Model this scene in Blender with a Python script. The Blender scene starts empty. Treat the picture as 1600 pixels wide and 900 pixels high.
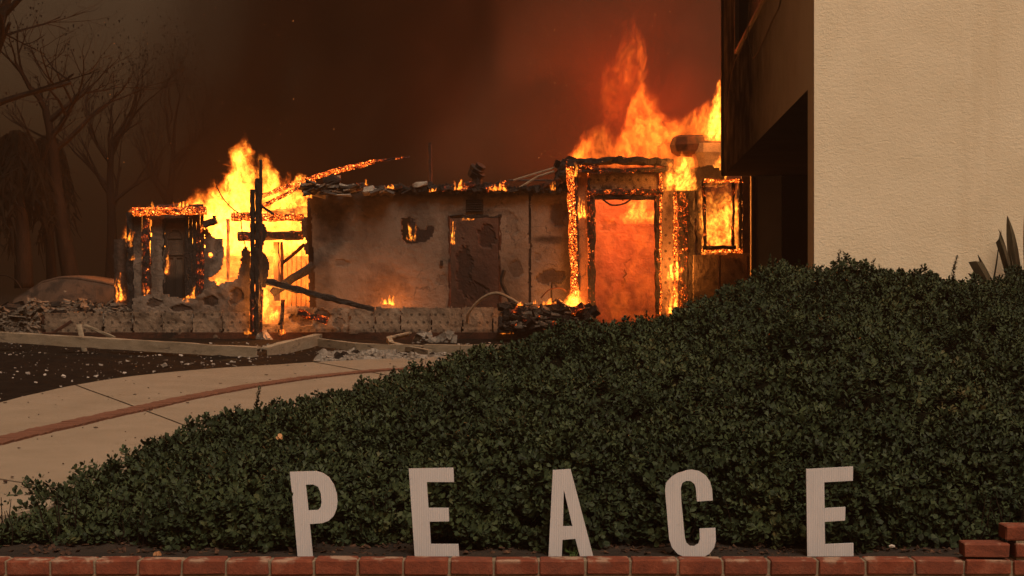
import bpy, bmesh, math, random
import numpy as np
from mathutils import Vector, Matrix, noise as mnoise
random.seed(7); np.random.seed(7)
R = math.radians
scene = bpy.context.scene
COL = scene.collection

# ------------------------------------------------------------------ camera, world, sun, exposure
F = 2222.0                                   # focal length in photograph pixels (50 mm on 36 mm)
EYE = 1.6
cam_d = bpy.data.cameras.new('camera'); cam = bpy.data.objects.new('camera', cam_d); COL.objects.link(cam)
cam.location = (0, 0, EYE); cam.rotation_euler = (R(90), 0, 0)
cam_d.lens = 50.0; cam_d.sensor_width = 36.0; cam_d.clip_start = 0.1; cam_d.clip_end = 3000
scene.camera = cam
scene.render.resolution_x = 1024; scene.render.resolution_y = 576
scene.view_settings.view_transform = 'Standard'; scene.view_settings.look = 'None'
scene.view_settings.exposure = 1.36; scene.view_settings.gamma = 1.0
scene.view_settings.use_curve_mapping = False

SUN_EL, SUN_AZ = 56.0, 155.0                 # behind the camera, to its right, dulled by smoke
world = bpy.data.worlds.new('World'); scene.world = world; world.use_nodes = True
wn = world.node_tree.nodes; wl = world.node_tree.links
for n in list(wn): wn.remove(n)
w_out = wn.new('ShaderNodeOutputWorld'); w_bg = wn.new('ShaderNodeBackground')
w_sky = wn.new('ShaderNodeTexSky'); w_sky.sky_type = 'NISHITA'; w_sky.sun_disc = False
w_sky.sun_elevation = R(SUN_EL); w_sky.sun_rotation = R(SUN_AZ); w_sky.dust_density = 8.0
w_tint = wn.new('ShaderNodeMix'); w_tint.data_type = 'RGBA'; w_tint.blend_type = 'MULTIPLY'
w_tint.inputs[0].default_value = 1.0
w_tint.inputs[7].default_value = (0.56, 0.262, 0.105, 1)      # smoke filters the blue out of the whole sky
wl.new(w_sky.outputs[0], w_tint.inputs[6]); wl.new(w_tint.outputs[2], w_bg.inputs[0])
w_bg.inputs[1].default_value = 0.05
wl.new(w_bg.outputs[0], w_out.inputs[0])

sun_d = bpy.data.lights.new('sun', 'SUN'); sun_d.energy = 1.5; sun_d.angle = R(30); sun_d.color = (1, 0.90, 0.74)
sun = bpy.data.objects.new('sun', sun_d); COL.objects.link(sun)
_a, _e = R(SUN_AZ), R(SUN_EL)
_sd = Vector((math.sin(_a) * math.cos(_e), math.cos(_a) * math.cos(_e), math.sin(_e)))
sun.rotation_euler = _sd.to_track_quat('Z', 'Y').to_euler()

cy = scene.cycles
cy.use_denoising = True
cy.max_bounces = 5; cy.diffuse_bounces = 3; cy.glossy_bounces = 2; cy.transmission_bounces = 2
cy.volume_bounces = 1; cy.transparent_max_bounces = 16
cy.sample_clamp_indirect = 4.0
cy.volume_max_steps = 256

# ------------------------------------------------------------------ helpers
def W(px, py, D):                            # where a point seen at a pixel stands, D metres away
    return Vector(((px - 800) / F * D, D, EYE + (450 - py) / F * D))

def gz(y):                                   # height of the ground
    return 0.30 + 0.0075 * min(y, 40)

def lin(r, g, b):
    f = lambda c: c / 12.92 if c <= 0.04045 else ((c + 0.055) / 1.055) ** 2.4
    return (f(r / 255), f(g / 255), f(b / 255))

def tag(o, label=None, cat=None, group=None, kind=None):
    if label: o['label'] = label
    if cat: o['category'] = cat
    if group: o['group'] = group
    if kind: o['kind'] = kind
    return o

def thing(name, label, cat, loc=(0, 0, 0), group=None):
    o = bpy.data.objects.new(name, None); COL.objects.link(o)
    o.location = loc; o.empty_display_size = 0.2
    return tag(o, label, cat, group)

class MB:
    """collects shapes, links them as ONE mesh"""
    def __init__(s): s.v = []; s.f = []; s.attr = {}
    def add(s, vs, fs):
        b = len(s.v); s.v += [tuple(v) for v in vs]; s.f += [tuple(i + b for i in f) for f in fs]; return b
    def box(s, c, size, rot=None, jit=0.0):
        hx, hy, hz = size[0] / 2, size[1] / 2, size[2] / 2
        vs = [Vector((x, y, z)) for z in (-hz, hz) for y in (-hy, hy) for x in (-hx, hx)]
        if jit: vs = [v + Vector((random.uniform(-jit, jit), random.uniform(-jit, jit), random.uniform(-jit, jit))) for v in vs]
        if rot is not None: vs = [rot @ v for v in vs]
        s.add([v + Vector(c) for v in vs], [(0, 2, 3, 1), (4, 5, 7, 6), (0, 1, 5, 4), (2, 6, 7, 3), (0, 4, 6, 2), (1, 3, 7, 5)])
    def bar(s, a, b, w, h, seg=1, jit=0.0, up=None, taper=1.0, ring=4):
        """timber from a to b; ring 8 gives chipped corners"""
        a = Vector(a); b = Vector(b); d = (b - a); L = d.length; d.normalize()
        u = Vector(up) if up else (Vector((0, 0, 1)) if abs(d.z) < 0.9 else Vector((0, -1, 0)))
        x = d.cross(u).normalized(); y = x.cross(d).normalized()
        vs = []; n = ring
        prof = [(-1, -1), (1, -1), (1, 1), (-1, 1)] if ring == 4 else \
               [(-1, -.6), (-.6, -1), (.6, -1), (1, -.6), (1, .6), (.6, 1), (-.6, 1), (-1, .6)]
        for i in range(seg + 1):
            t = i / seg; k = 1 + (taper - 1) * t
            for (p, q) in prof:
                j = lambda: random.uniform(-jit, jit)
                vs.append(a + d * (L * t + j() * (0.5 if 0 < i < seg else 0.2)) + x * (p * w / 2 * k + j()) + y * (q * h / 2 * k + j()))
        fs = []
        for i in range(seg):
            for k in range(n):
                fs.append((i * n + k, i * n + (k + 1) % n, (i + 1) * n + (k + 1) % n, (i + 1) * n + k))
        fs.append(tuple(range(n - 1, -1, -1))); fs.append(tuple(seg * n + k for k in range(n)))
        s.add(vs, fs)
    def tube(s, pts, rad, sides=6):
        pts = [Vector(p) for p in pts]
        rads = rad if isinstance(rad, (list, tuple)) else [rad] * len(pts)
        vs = []; prev = None
        for i, p in enumerate(pts):
            d = (pts[min(i + 1, len(pts) - 1)] - pts[max(i - 1, 0)])
            if d.length < 1e-9: d = Vector((0, 0, 1))
            d.normalize()
            if prev is None:
                prev = d.orthogonal().normalized()
            x = (prev - d * prev.dot(d))
            x = x.normalized() if x.length > 1e-6 else d.orthogonal().normalized()
            prev = x; y = d.cross(x)
            for k in range(sides):
                an = 2 * math.pi * k / sides
                vs.append(p + (x * math.cos(an) + y * math.sin(an)) * rads[i])
        fs = []
        for i in range(len(pts) - 1):
            for k in range(sides):
                fs.append((i * sides + k, i * sides + (k + 1) % sides, (i + 1) * sides + (k + 1) % sides, (i + 1) * sides + k))
        fs.append(tuple(range(sides - 1, -1, -1))); fs.append(tuple((len(pts) - 1) * sides + k for k in range(sides)))
        s.add(vs, fs)
    def prism(s, poly, y0, y1):
        """poly: (x, z) outline, extruded along y"""
        n = len(poly)
        vs = [(x, y0, z) for x, z in poly] + [(x, y1, z) for x, z in poly]
        fs = [tuple(range(n)), tuple(range(2 * n - 1, n - 1, -1))]
        for k in range(n): fs.append((k, n + k, n + (k + 1) % n, (k + 1) % n))
        s.add(vs, fs)
    def build(s, name, m, parent=None, smooth=False, origin=None, kind=None):
        me = bpy.data.meshes.new(name); vs = s.v
        if origin is not None:
            ox, oy, oz = origin; vs = [(x - ox, y - oy, z - oz) for x, y, z in vs]
        me.from_pydata(vs, [], s.f)
        bm = bmesh.new(); bm.from_mesh(me); bmesh.ops.recalc_face_normals(bm, faces=bm.faces); bm.to_mesh(me); bm.free()
        me.update()
        if smooth: me.polygons.foreach_set('use_smooth', [True] * len(me.polygons))
        if m: me.materials.append(m)
        o = bpy.data.objects.new(name, me); COL.objects.link(o)
        if origin is not None: o.location = origin
        if parent: attach(o, parent)
        if kind: o['kind'] = kind
        return o

def world_loc(o):
    m = o.matrix_basis.copy()
    while o.parent:
        m = o.parent.matrix_basis @ m; o = o.parent
    return m

def attach(o, parent):
    """parent without moving: nothing above is rotated or scaled"""
    o.parent = parent
    p = world_loc(parent).translation
    o.location = Vector(o.location) - p

# ------------------------------------------------------------------ materials
class Sh:
    def __init__(s, name):
        s.m = bpy.data.materials.new(name); s.m.use_nodes = True
        s.t = s.m.node_tree; s.n = s.t.nodes
        for n in list(s.n): s.n.remove(n)
        s.out = s.n.new('ShaderNodeOutputMaterial')
    def new(s, typ, **kw):
        n = s.n.new(typ)
        for k, v in kw.items(): setattr(n, k, v)
        return n
    def link(s, a, b): s.t.links.new(a, b)
    def val(s, sock, v):
        if hasattr(v, 'is_output') or isinstance(v, bpy.types.NodeSocket): s.link(v, sock)
        else: sock.default_value = v
    def math(s, op, a, b=0.0, c=None, clamp=False):
        n = s.new('ShaderNodeMath', operation=op, use_clamp=clamp)
        s.val(n.inputs[0], a); s.val(n.inputs[1], b)
        if c is not None: s.val(n.inputs[2], c)
        return n.outputs[0]
    def vmath(s, op, a, b=None, scale=None):
        n = s.new('ShaderNodeVectorMath', operation=op)
        s.val(n.inputs[0], a)
        if b is not None: s.val(n.inputs[1], b)
        if scale is not None: s.val(n.inputs['Scale'], scale)
        return n.outputs[0]
    def coord(s, which='Object'): return s.new('ShaderNodeTexCoord').outputs[which]
    def noise(s, vec, scale, detail=3.0, rough=0.55, dist=0.0, out=0):
        n = s.new('ShaderNodeTexNoise'); s.val(n.inputs['Vector'], vec); n.inputs['Scale'].default_value = scale
        n.inputs['Detail'].default_value = detail; n.inputs['Roughness'].default_value = rough
        n.inputs['Distortion'].default_value = dist
        return n.outputs[out]
    def ramp(s, fac, stops, interp='LINEAR'):
        n = s.new('ShaderNodeValToRGB'); n.color_ramp.interpolation = interp
        e = n.color_ramp.elements
        while len(e) < len(stops): e.new(0.5)
        for i, (p, c) in enumerate(stops):
            e[i].position = p; c = (c, c, c) if not hasattr(c, '__len__') else c
            e[i].color = (c[0], c[1], c[2], 1)
        s.val(n.inputs[0], fac); return n.outputs[0]
    def mix(s, fac, a, b, blend='MIX'):
        n = s.new('ShaderNodeMix', data_type='RGBA', blend_type=blend)
        s.val(n.inputs[0], fac)
        for i, v in ((6, a), (7, b)):
            if isinstance(v, bpy.types.NodeSocket): s.link(v, n.inputs[i])
            else: n.inputs[i].default_value = (v[0], v[1], v[2], 1)
        return n.outputs[2]
    def attr(s, name): 
        n = s.new('ShaderNodeAttribute', attribute_name=name); return n
    def maprange(s, v, a, b, c=0.0, d=1.0, smooth=True):
        n = s.new('ShaderNodeMapRange', interpolation_type='SMOOTHSTEP' if smooth else 'LINEAR')
        s.val(n.inputs[0], v); n.inputs[1].default_value = a; n.inputs[2].default_value = b
        n.inputs[3].default_value = c; n.inputs[4].default_value = d
        return n.outputs[0]
    def scaled(s, vec, sc):
        n = s.new('ShaderNodeMapping'); s.val(n.inputs[0], vec); n.inputs['Scale'].default_value = sc; return n.outputs[0]
    def bsdf(s, color, rough=0.9, bump=None, bump_dist=0.01, strength=0.6, emit=None, emit_str=1.0, spec=0.3):
        b = s.new('ShaderNodeBsdfPrincipled')
        if isinstance(color, bpy.types.NodeSocket): s.link(color, b.inputs['Base Color'])
        else: b.inputs['Base Color'].default_value = (*color[:3], 1)
        s.val(b.inputs['Roughness'], rough); b.inputs['Specular IOR Level'].default_value = spec
        if bump is not None:
            bn = s.new('ShaderNodeBump'); bn.inputs['Strength'].default_value = strength; bn.inputs['Distance'].default_value = bump_dist
            s.link(bump, bn.inputs['Height']); s.link(bn.outputs[0], b.inputs['Normal'])
        if emit is not None:
            s.val(b.inputs['Emission Color'], emit if isinstance(emit, bpy.types.NodeSocket) else (*emit, 1))
            s.val(b.inputs['Emission Strength'], emit_str)
        s.link(b.outputs[0], s.out.inputs[0]); return b

def mottled(name, c1, c2, scale=6.0, c3=None, scale3=2.0, thr3=(0.5, 0.65), rough=0.9, bump=0.5, bscale=40, bdist=0.01, stretch=(1, 1, 1), spec=0.25):
    s = Sh(name); v = s.scaled(s.coord(), stretch)
    n1 = s.noise(v, scale, 5, 0.6, 0.3)
    col = s.ramp(n1, [(0.3, c1), (0.7, c2)])
    if c3 is not None:
        n3 = s.noise(v, scale3, 5, 0.65, 0.6)
        col = s.mix(s.maprange(n3, *thr3), col, c3)
    nb = s.noise(v, bscale, 4, 0.6)
    s.bsdf(col, rough, nb, bdist, bump, spec=spec)
    return s.m

def ember(name, amount=0.5, heat=1.0, cover=0.0, scale=2.2, base=(0.014, 0.011, 0.009), stretch=(1, 1, 1), thick=0.10):
    """charred timber: checked black surface whose cracks and patches still glow"""
    s = Sh(name); v = s.scaled(s.coord(), stretch)
    vo = s.new('ShaderNodeTexVoronoi', feature='DISTANCE_TO_EDGE'); s.link(s.vmath('ADD', v, s.vmath('SCALE', s.noise(v, 9, 3, out=1), scale=0.06)), vo.inputs['Vector'])
    vo.inputs['Scale'].default_value = 24.0
    crack = s.maprange(vo.outputs['Distance'], 0.0, thick, 1, 0)
    hot = s.maprange(s.noise(v, scale, 5, 0.68, 0.4), 0.66 - 0.34 * amount, 0.82 - 0.28 * amount)
    fine = s.maprange(s.noise(v, 34, 4, 0.7), 0.46, 0.74)
    mid = s.maprange(s.noise(v, 9, 4, 0.65), 0.40 - .16 * cover, 0.68 - .14 * cover)
    g = s.math('MULTIPLY', s.math('MULTIPLY', hot, mid), s.math('ADD', s.math('MULTIPLY', crack, 0.40), s.math('MULTIPLY', fine, 0.85)))
    ec = s.ramp(g, [(0.0, (0, 0, 0)), (0.25, (0.25, 0.012, 0.0)), (0.55, (1.0, 0.13, 0.01)), (0.85, (1.0, 0.34, 0.04)), (1.0, (1, .55, .14))])
    es = s.math('MULTIPLY', s.math('POWER', g, 1.25), 1.5 * heat)
    col = s.ramp(s.noise(v, 14, 4), [(0.35, base), (0.75, tuple(c * 2.6 for c in base))])
    s.bsdf(col, 0.85, s.math('ADD', s.noise(v, 30, 4), vo.outputs['Distance']), 0.03, 0.9, emit=ec, emit_str=es)
    s.m.cycles.emission_sampling = 'NONE'
    return s.m

def flame_mat(name, prof, Wd, H, T, strength, soft=0.22, thr=0.42, ns=3.0, warp=0.35, red=0.0, base_fade=0.0, seed=0.0, hole=1.0, zs=0.55, step=0.34, contrast=1.0, small=False, rim=None, patch=0.35):
    """burning gas: emission volume shaped by a height profile over x (object space), torn by rising noise"""
    s = Sh(name); P = s.coord()
    P0 = s.vmath('ADD', P, (seed * 3.7, seed * 1.3, seed * 5.1))
    sep = s.new('ShaderNodeSeparateXYZ'); s.link(P, sep.inputs[0])
    low = s.noise(s.scaled(P0, (1, 0.35, 0.6)), ns * 0.42, 2, 0.5, 0.0, out=1)
    wv = s.vmath('SUBTRACT', low, (0.5, 0.5, 0.5))
    zz = s.math('ADD', s.math('MULTIPLY', sep.outputs[2], 0.55 / max(H, .1)), 0.25)
    wv = s.vmath('SCALE', wv, scale=s.math('MULTIPLY', zz, warp * 2.2))
    wv = s.vmath('MULTIPLY', wv, (1, 0.2, 1.2))
    Pw = s.vmath('ADD', P, wv)
    hi = s.noise(s.scaled(s.vmath('ADD', Pw, (seed * 2.1, seed, seed * 4.4)), (1, 0.4, 1.0)), ns * 3.0, 3, 0.6, 0.0, out=1)
    Pw = s.vmath('ADD', Pw, s.vmath('MULTIPLY', s.vmath('SUBTRACT', hi, (0.5, 0.5, 0.5)), (warp * .38, 0.05, warp * .38)))
    sp = s.new('ShaderNodeSeparateXYZ'); s.link(Pw, sp.inputs[0])
    fc = s.new('ShaderNodeFloatCurve'); cur = fc.mapping.curves[0]
    pts = [(min(max(x / Wd, 0), 1), min(max(h / H, 0), 1)) for x, h in prof]
    while len(cur.points) < len(pts): cur.points.new(0.5, 0.5)
    for i, (a, b) in enumerate(pts):
        cur.points[i].location = (a, b); cur.points[i].handle_type = 'AUTO_CLAMPED'
    fc.mapping.extend = 'HORIZONTAL'; fc.mapping.update()
    s.link(s.math('DIVIDE', sp.outputs[0], Wd), fc.inputs['Value'])
    h = s.math('MULTIPLY', fc.outputs[0], H)
    ex = (0.28 if small else 0.06) * min(Wd, 1)
    inx = s.math('MULTIPLY', s.maprange(sp.outputs[0], -0.01, ex, 0, 1), s.maprange(sp.outputs[0], Wd - ex, Wd + 0.01, 1, 0))
    up = s.math('DIVIDE', s.math('SUBTRACT', h, sp.outputs[2]), rim or 0.55 * min(H, 1.6), clamp=True)
    fy = s.math('DIVIDE', sp.outputs[1], T); fy = s.math('SUBTRACT', 1.0, s.math('MULTIPLY', fy, fy), clamp=True)
    foot = s.maprange(sp.outputs[2], -0.03 * H, 0.22 * min(H, 1.0), 0.0 if small else 0.7, 1)
    body = s.math('MULTIPLY', s.math('MULTIPLY', s.math('MULTIPLY', s.math('SQRT', up), s.math('SQRT', fy)), inx), foot)
    n2 = s.noise(s.scaled(s.vmath('ADD', Pw, (seed, 0, seed)), (1, 0.3, zs)), ns * 1.5, 6, 0.68, 0.7)
    e = s.math('ADD', body, s.math('MULTIPLY', s.math('SUBTRACT', n2, 0.5), 1.7 * hole))
    e = s.maprange(e, thr, thr + soft, 0, 1, smooth=False)
    e = s.math('MULTIPLY', e, s.maprange(body, 0.02, 0.2))
    if base_fade: e = s.math('MULTIPLY', e, s.maprange(sp.outputs[2], 0, base_fade, 0.15, 1))
    n3 = s.noise(s.scaled(s.vmath('ADD', Pw, (seed, 2, seed)), (1, 0.25, .7)), ns * 4.2, 4, 0.65, 0.8)
    hot = s.math('MULTIPLY', s.math('POWER', e, 1.6 * contrast), s.math('MULTIPLY', s.maprange(n3, 0.38, 0.64, 0.10, 1.6), s.maprange(s.noise(s.scaled(s.vmath('ADD', Pw, (seed, 5, seed)), (1, .3, .8)), ns * .55, 3, .6, .5), .36, .60, patch, 1.25)))
    c_lo = (1.0, 0.075 - 0.03 * red, 0.004); c_hi = (1.0, 0.29 - 0.13 * red, 0.026 - 0.014 * red)
    col = s.mix(e, c_lo, c_hi)
    em = s.new('ShaderNodeEmission'); s.link(col, em.inputs[0]); s.link(s.math('MULTIPLY', hot, strength), em.inputs[1])
    s.link(em.outputs[0], s.out.inputs['Volume'])
    s.m.cycles.volume_step_rate = step
    s.m.cycles.volume_sampling = 'MULTIPLE_IMPORTANCE'
    s.m.cycles.emission_sampling = 'NONE'
    return s.m

def flame(name, label, D, outline, base, T, strength, light=None, group=None, pad=1.06, parent=None, **kw):
    """outline: pixels along the top from left to right; base: pixel height of its foot"""
    x0 = W(outline[0][0], 0, D).x; zb = W(0, base, D).z
    prof = [(W(px, 0, D).x - x0, max(W(0, py, D).z - zb, 0.01)) for px, py in outline]
    Wd = prof[-1][0]; H = max(h for _, h in prof) * 1.02
    if kw.get('small') and H < 1.2:              # thin tongues of uneven height
        rs = random.Random(int(outline[0][0] * 7 + outline[0][1])); nx_ = max(7, min(17, int(Wd / .045) | 1)); xs_ = np.linspace(0, Wd, nx_)
        hs_ = np.interp(xs_, [p[0] for p in prof], [p[1] for p in prof])
        k_ = [(0.30 + .2 * rs.random()) if i % 2 == 0 else (.72 + .45 * rs.random()) for i in range(nx_)]
        prof = [(float(x), float(max(.01, h * k))) for x, h, k in zip(xs_, hs_, k_)]; prof[0] = (0, .01); prof[-1] = (Wd, .01); H = max(h for _, h in prof) * 1.02
    m = flame_mat(name + '_fire', prof, Wd, H, T, strength, **kw)
    # hull: the profile inflated a little, lens-shaped in depth
    xs = np.linspace(0, Wd, max(10, int(len(prof) * 2.2)))
    hs = np.interp(xs, [p[0] for p in prof], [p[1] for p in prof])
    add = 0.05 * H + 0.03 + 0.12 * kw.get('warp', .35)
    mb = MB(); rows = []
    for i, x in enumerate(xs):
        h = max(hs[max(0, i - 1):i + 2]) * pad + add * (0.5 if i in (0, len(xs) - 1) else 1)
        xx = (x - Wd / 2) * (1.03 + 0.25 * kw.get('warp', .35) / max(Wd, .3)) + Wd / 2
        ring = []
        for k in range(4):                       # front side up, then back side down
            t = k / 3; ring.append((xx, -T * (1 - 0.75 * t ** 2.5), h * t))
        for k in range(4):
            t = 1 - k / 3; ring.append((xx, T * (1 - 0.75 * t ** 2.5), h * t))
        rows.append(ring)
    n = 8
    vs = [v for r in rows for v in r]; fs = []
    for i in range(len(rows) - 1):
        for k in range(n):
            fs.append((i * n + k, (i + 1) * n + k, (i + 1) * n + (k + 1) % n, i * n + (k + 1) % n))
    fs.append(tuple(range(n))); fs.append(tuple((len(rows) - 1) * n + k for k in range(n - 1, -1, -1)))
    mb.add(vs, fs)
    o = mb.build(name, m)
    o.location = (x0, D, zb)
    tag(o, label, 'flame', group)
    for l in (light or []):                      # the light this fire gives off: (px, py, dy, watts, radius)
        ld = bpy.data.lights.new('fire_light', 'POINT'); ld.energy = l[3]; ld.shadow_soft_size = l[4]
        ld.color = l[5] if len(l) > 5 else (1.0, 0.30, 0.05)
        lo = bpy.data.objects.new('fire_light', ld); COL.objects.link(lo)
        lo.location = W(l[0], l[1], D + l[2]); attach(lo, o)
    return o

# ------------------------------------------------------------------ shared materials
M = {}
M['soil'] = mottled('soil', (0.011, 0.008, 0.006), (0.028, 0.019, 0.013), 5, bump=0.9, bscale=22, bdist=0.03)
M['char_ground'] = mottled('burnt_lawn', (0.008, 0.0065, 0.0055), (0.018, 0.014, 0.011), 4, (0.045, 0.036, 0.02), 0.9, (0.60, 0.72), bump=1, bscale=30, bdist=0.04, spec=0.03)
M['concrete'] = mottled('concrete', (0.205, 0.16, 0.112), (0.255, 0.20, 0.145), 1.6, (0.15, 0.115, 0.08), 5.5, (0.60, 0.80), bump=0.35, bscale=60, bdist=0.004, rough=0.95, spec=0.08)
M['paver'] = mottled('paver_brick', (0.11, 0.046, 0.027), (0.155, 0.068, 0.042), 7, bump=0.4, bscale=60, bdist=0.004)
M['mortar'] = mottled('mortar', (0.14, 0.105, 0.07), (0.21, 0.165, 0.11), 30, bump=0.8, bscale=120, bdist=0.004)
M['ash_dark'] = mottled('sooty_ash', (0.07, 0.058, 0.046), (0.19, 0.155, 0.12), 4, (0.035, 0.028, 0.022), 7, (0.5, 0.65), bump=0.8, bscale=20, bdist=0.03, spec=0.05)
M['timber_pale'] = mottled('weathered_metal', (0.21, 0.165, 0.11), (0.33, 0.265, 0.185), 5, (0.08, 0.06, 0.045), 3.0, (0.56, 0.7), bump=0.5, bscale=25, stretch=(0.6, 1, 2))
M['ash'] = mottled('ash', (0.16, 0.135, 0.11), (0.34, 0.29, 0.235), 4, (0.06, 0.05, 0.04), 7, (0.55, 0.7), bump=0.8, bscale=20, bdist=0.03)
M['char'] = mottled('charcoal', (0.010, 0.008, 0.007), (0.030, 0.022, 0.017), 9, bump=1.0, bscale=28, bdist=0.03)
M['char_red'] = mottled('scorched_wood', (0.030, 0.013, 0.008), (0.075, 0.028, 0.014), 6, (0.012, 0.009, 0.007), 2.5, (0.5, 0.65), bump=0.8, bscale=24, bdist=0.02)
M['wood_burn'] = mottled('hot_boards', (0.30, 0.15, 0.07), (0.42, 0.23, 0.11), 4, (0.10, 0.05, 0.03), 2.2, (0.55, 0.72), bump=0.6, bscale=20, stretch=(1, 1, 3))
M['ember_fire'] = ember('burning_timber', 2.2, 3.2, cover=1.0, thick=0.2)
M['ember_hi'] = ember('glowing_timber', 1.25, 2.6, thick=0.14)
M['ember'] = ember('smouldering_timber', 0.85, 1.8)
M['ember_lo'] = ember('charred_timber', 0.35, 1.2)
M['metal_dark'] = mottled('sooty_metal', (0.03, 0.024, 0.02), (0.065, 0.05, 0.04), 6, bump=0.3, rough=0.6)
M['pipe'] = mottled('scorched_pipe', (0.17, 0.12, 0.075), (0.28, 0.21, 0.14), 8, bump=0.3, rough=0.7)
M['bark'] = mottled('bark', (0.010, 0.0075, 0.006), (0.022, 0.015, 0.011), 6, bump=0.9, bscale=14, bdist=0.03, stretch=(1, 1, 0.3), spec=0.02)
M['dead_leaf'] = mottled('dead_fronds', (0.006, 0.005, 0.004), (0.013, 0.010, 0.007), 3, spec=0.0)

def plaster_mat(name, base, dots=False, warm=0.0):
    s = Sh(name); v = s.coord()
    c2 = tuple(c * 0.70 for c in base); c3 = tuple(min(c * 1.22, 0.8) for c in base)
    col = s.ramp(s.noise(v, 1.7, 6, 0.66, 0.4), [(0.30, c2), (0.5, base), (0.72, c3)])
    col = s.mix(s.maprange(s.noise(v, 7.0, 4, 0.7), 0.56, 0.68, 0, 0.5), col, tuple(c * 0.45 for c in base))
    bare = s.attr('bare').outputs['Fac']; soot = s.attr('soot').outputs['Fac']
    col = s.mix(bare, col, tuple(c * k for c, k in zip(base, (0.34, 0.29, 0.27))))
    sn = s.math('ADD', soot, s.math('MULTIPLY', s.math('SUBTRACT', s.noise(v, 4, 5, 0.7), 0.5), s.math('MULTIPLY', soot, 1.4)), clamp=True)
    col = s.mix(sn, col, (0.020, 0.014, 0.011))
    cr = s.new('ShaderNodeTexVoronoi', feature='DISTANCE_TO_EDGE'); cr.inputs['Scale'].default_value = 1.5
    s.link(s.vmath('ADD', v, s.vmath('SCALE', s.noise(v, 3, 4, out=1), scale=0.5)), cr.inputs['Vector'])
    ck = s.maprange(cr.outputs['Distance'], 0.004, 0.014, 0.75, 0)
    ck = s.math('MULTIPLY', ck, s.maprange(s.noise(v, 0.9, 2), 0.5, 0.6))
    col = s.mix(ck, col, tuple(c * 0.25 for c in base))
    if dots:
        sp = s.new('ShaderNodeSeparateXYZ'); s.link(s.vmath('ADD', v, s.vmath('SCALE', s.noise(v, 5, 2, out=1), scale=0.02)), sp.inputs[0])
        gx = s.math('MULTIPLY', sp.outputs[0], 6.1); gzv = s.math('MULTIPLY', sp.outputs[2], 6.1)
        row = s.math('FLOOR', gzv)
        gx = s.math('ADD', gx, s.math('MULTIPLY', s.math('MODULO', row, 2.0), 0.5))
        fx = s.math('SUBTRACT', s.math('FRACT', gx), 0.5); fz = s.math('SUBTRACT', s.math('FRACT', gzv), 0.5)
        r = s.math('SQRT', s.math('ADD', s.math('MULTIPLY', fx, fx), s.math('MULTIPLY', fz, fz)))
        dd = s.maprange(r, 0.13, 0.22, 0.85, 0)
        dd = s.math('MULTIPLY', dd, s.maprange(s.noise(v, 2.6, 3), 0.36, 0.5))
        col = s.mix(dd, col, tuple(c * 0.22 for c in base))
    hb = s.math('ADD', s.noise(v, 22, 5, 0.65), s.math('MULTIPLY', bare, -0.6))
    s.bsdf(col, 0.92, hb, 0.025, 0.7)
    return s.m
M['plaster'] = plaster_mat('scorched_plaster', (0.165, 0.126, 0.096))
M['plaster_dots'] = plaster_mat('nail_dotted_plaster', (0.21, 0.15, 0.102), dots=True)
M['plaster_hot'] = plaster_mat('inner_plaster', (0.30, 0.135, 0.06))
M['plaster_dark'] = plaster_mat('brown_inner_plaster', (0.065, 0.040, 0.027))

# ------------------------------------------------------------------ ground, pavement, driveway
g = MB()
g.add([(-300, -60, 0), (300, -60, 0), (300, 6.55, 0), (-300, 6.55, 0)], [(0, 1, 2, 3)])
tag(g.build('pavement', M['concrete']), kind='structure')
g = MB(); ys = [6.66, 10, 14, 18, 22, 26, 30, 34, 40, 90, 300]
vs = []
for y in ys: vs += [(-300, y, gz(y) - .02), (300, y, gz(y) - .02)]
g.add([(-300, 6.66, -0.05), (300, 6.66, -0.05)] + vs, [(2 * i, 2 * i + 1, 2 * i + 3, 2 * i + 2) for i in range(len(ys))])
tag(g.build('ground', M['soil']), kind='structure')

def ground_sheet(name, pts, dz, m, sub=1.0):
    """bumpy sheet over a polygon of (x, y)"""
    xs = [p[0] for p in pts]; yy = [p[1] for p in pts]
    me = MB(); idx = {}
    nx = int((max(xs) - min(xs)) / sub) + 1; ny = int((max(yy) - min(yy)) / sub) + 1
    def inside(x, y):
        c = False; j = len(pts) - 1
        for i in range(len(pts)):
            if (pts[i][1] > y) != (pts[j][1] > y) and x < (pts[j][0] - pts[i][0]) * (y - pts[i][1]) / (pts[j][1] - pts[i][1]) + pts[i][0]: c = not c
            j = i
        return c
    def vid(i, j):
        if (i, j) not in idx:
            x = min(xs) + i * sub; y = min(yy) + j * sub
            x += mnoise.noise((x * .9, y * .9, 3)) * sub * .6
            z = gz(y) + dz + 0.05 * (mnoise.noise((x * 1.4, y * 1.4, 0)) + 0.5 * mnoise.noise((x * 4, y * 4, 1)))
            idx[(i, j)] = len(me.v); me.v.append((x, y, z))
        return idx[(i, j)]
    for i in range(nx):
        for j in range(ny):
            if inside(min(xs) + (i + .5) * sub, min(yy) + (j + .5) * sub):
                me.f.append((vid(i, j), vid(i + 1, j), vid(i + 1, j + 1), vid(i, j + 1)))
    return me.build(name, m, smooth=True)
o = ground_sheet('burnt_lawn', [(-16, 8), (-5.0, 8), (-4.9, 16), (-4.3, 18.3), (-3.4, 19.8), (-1.9, 21.5), (4, 22), (10, 24), (10, 30), (-16, 31)], 0.03, M['char_ground'], 0.16)
tag(o, kind='structure')

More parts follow.
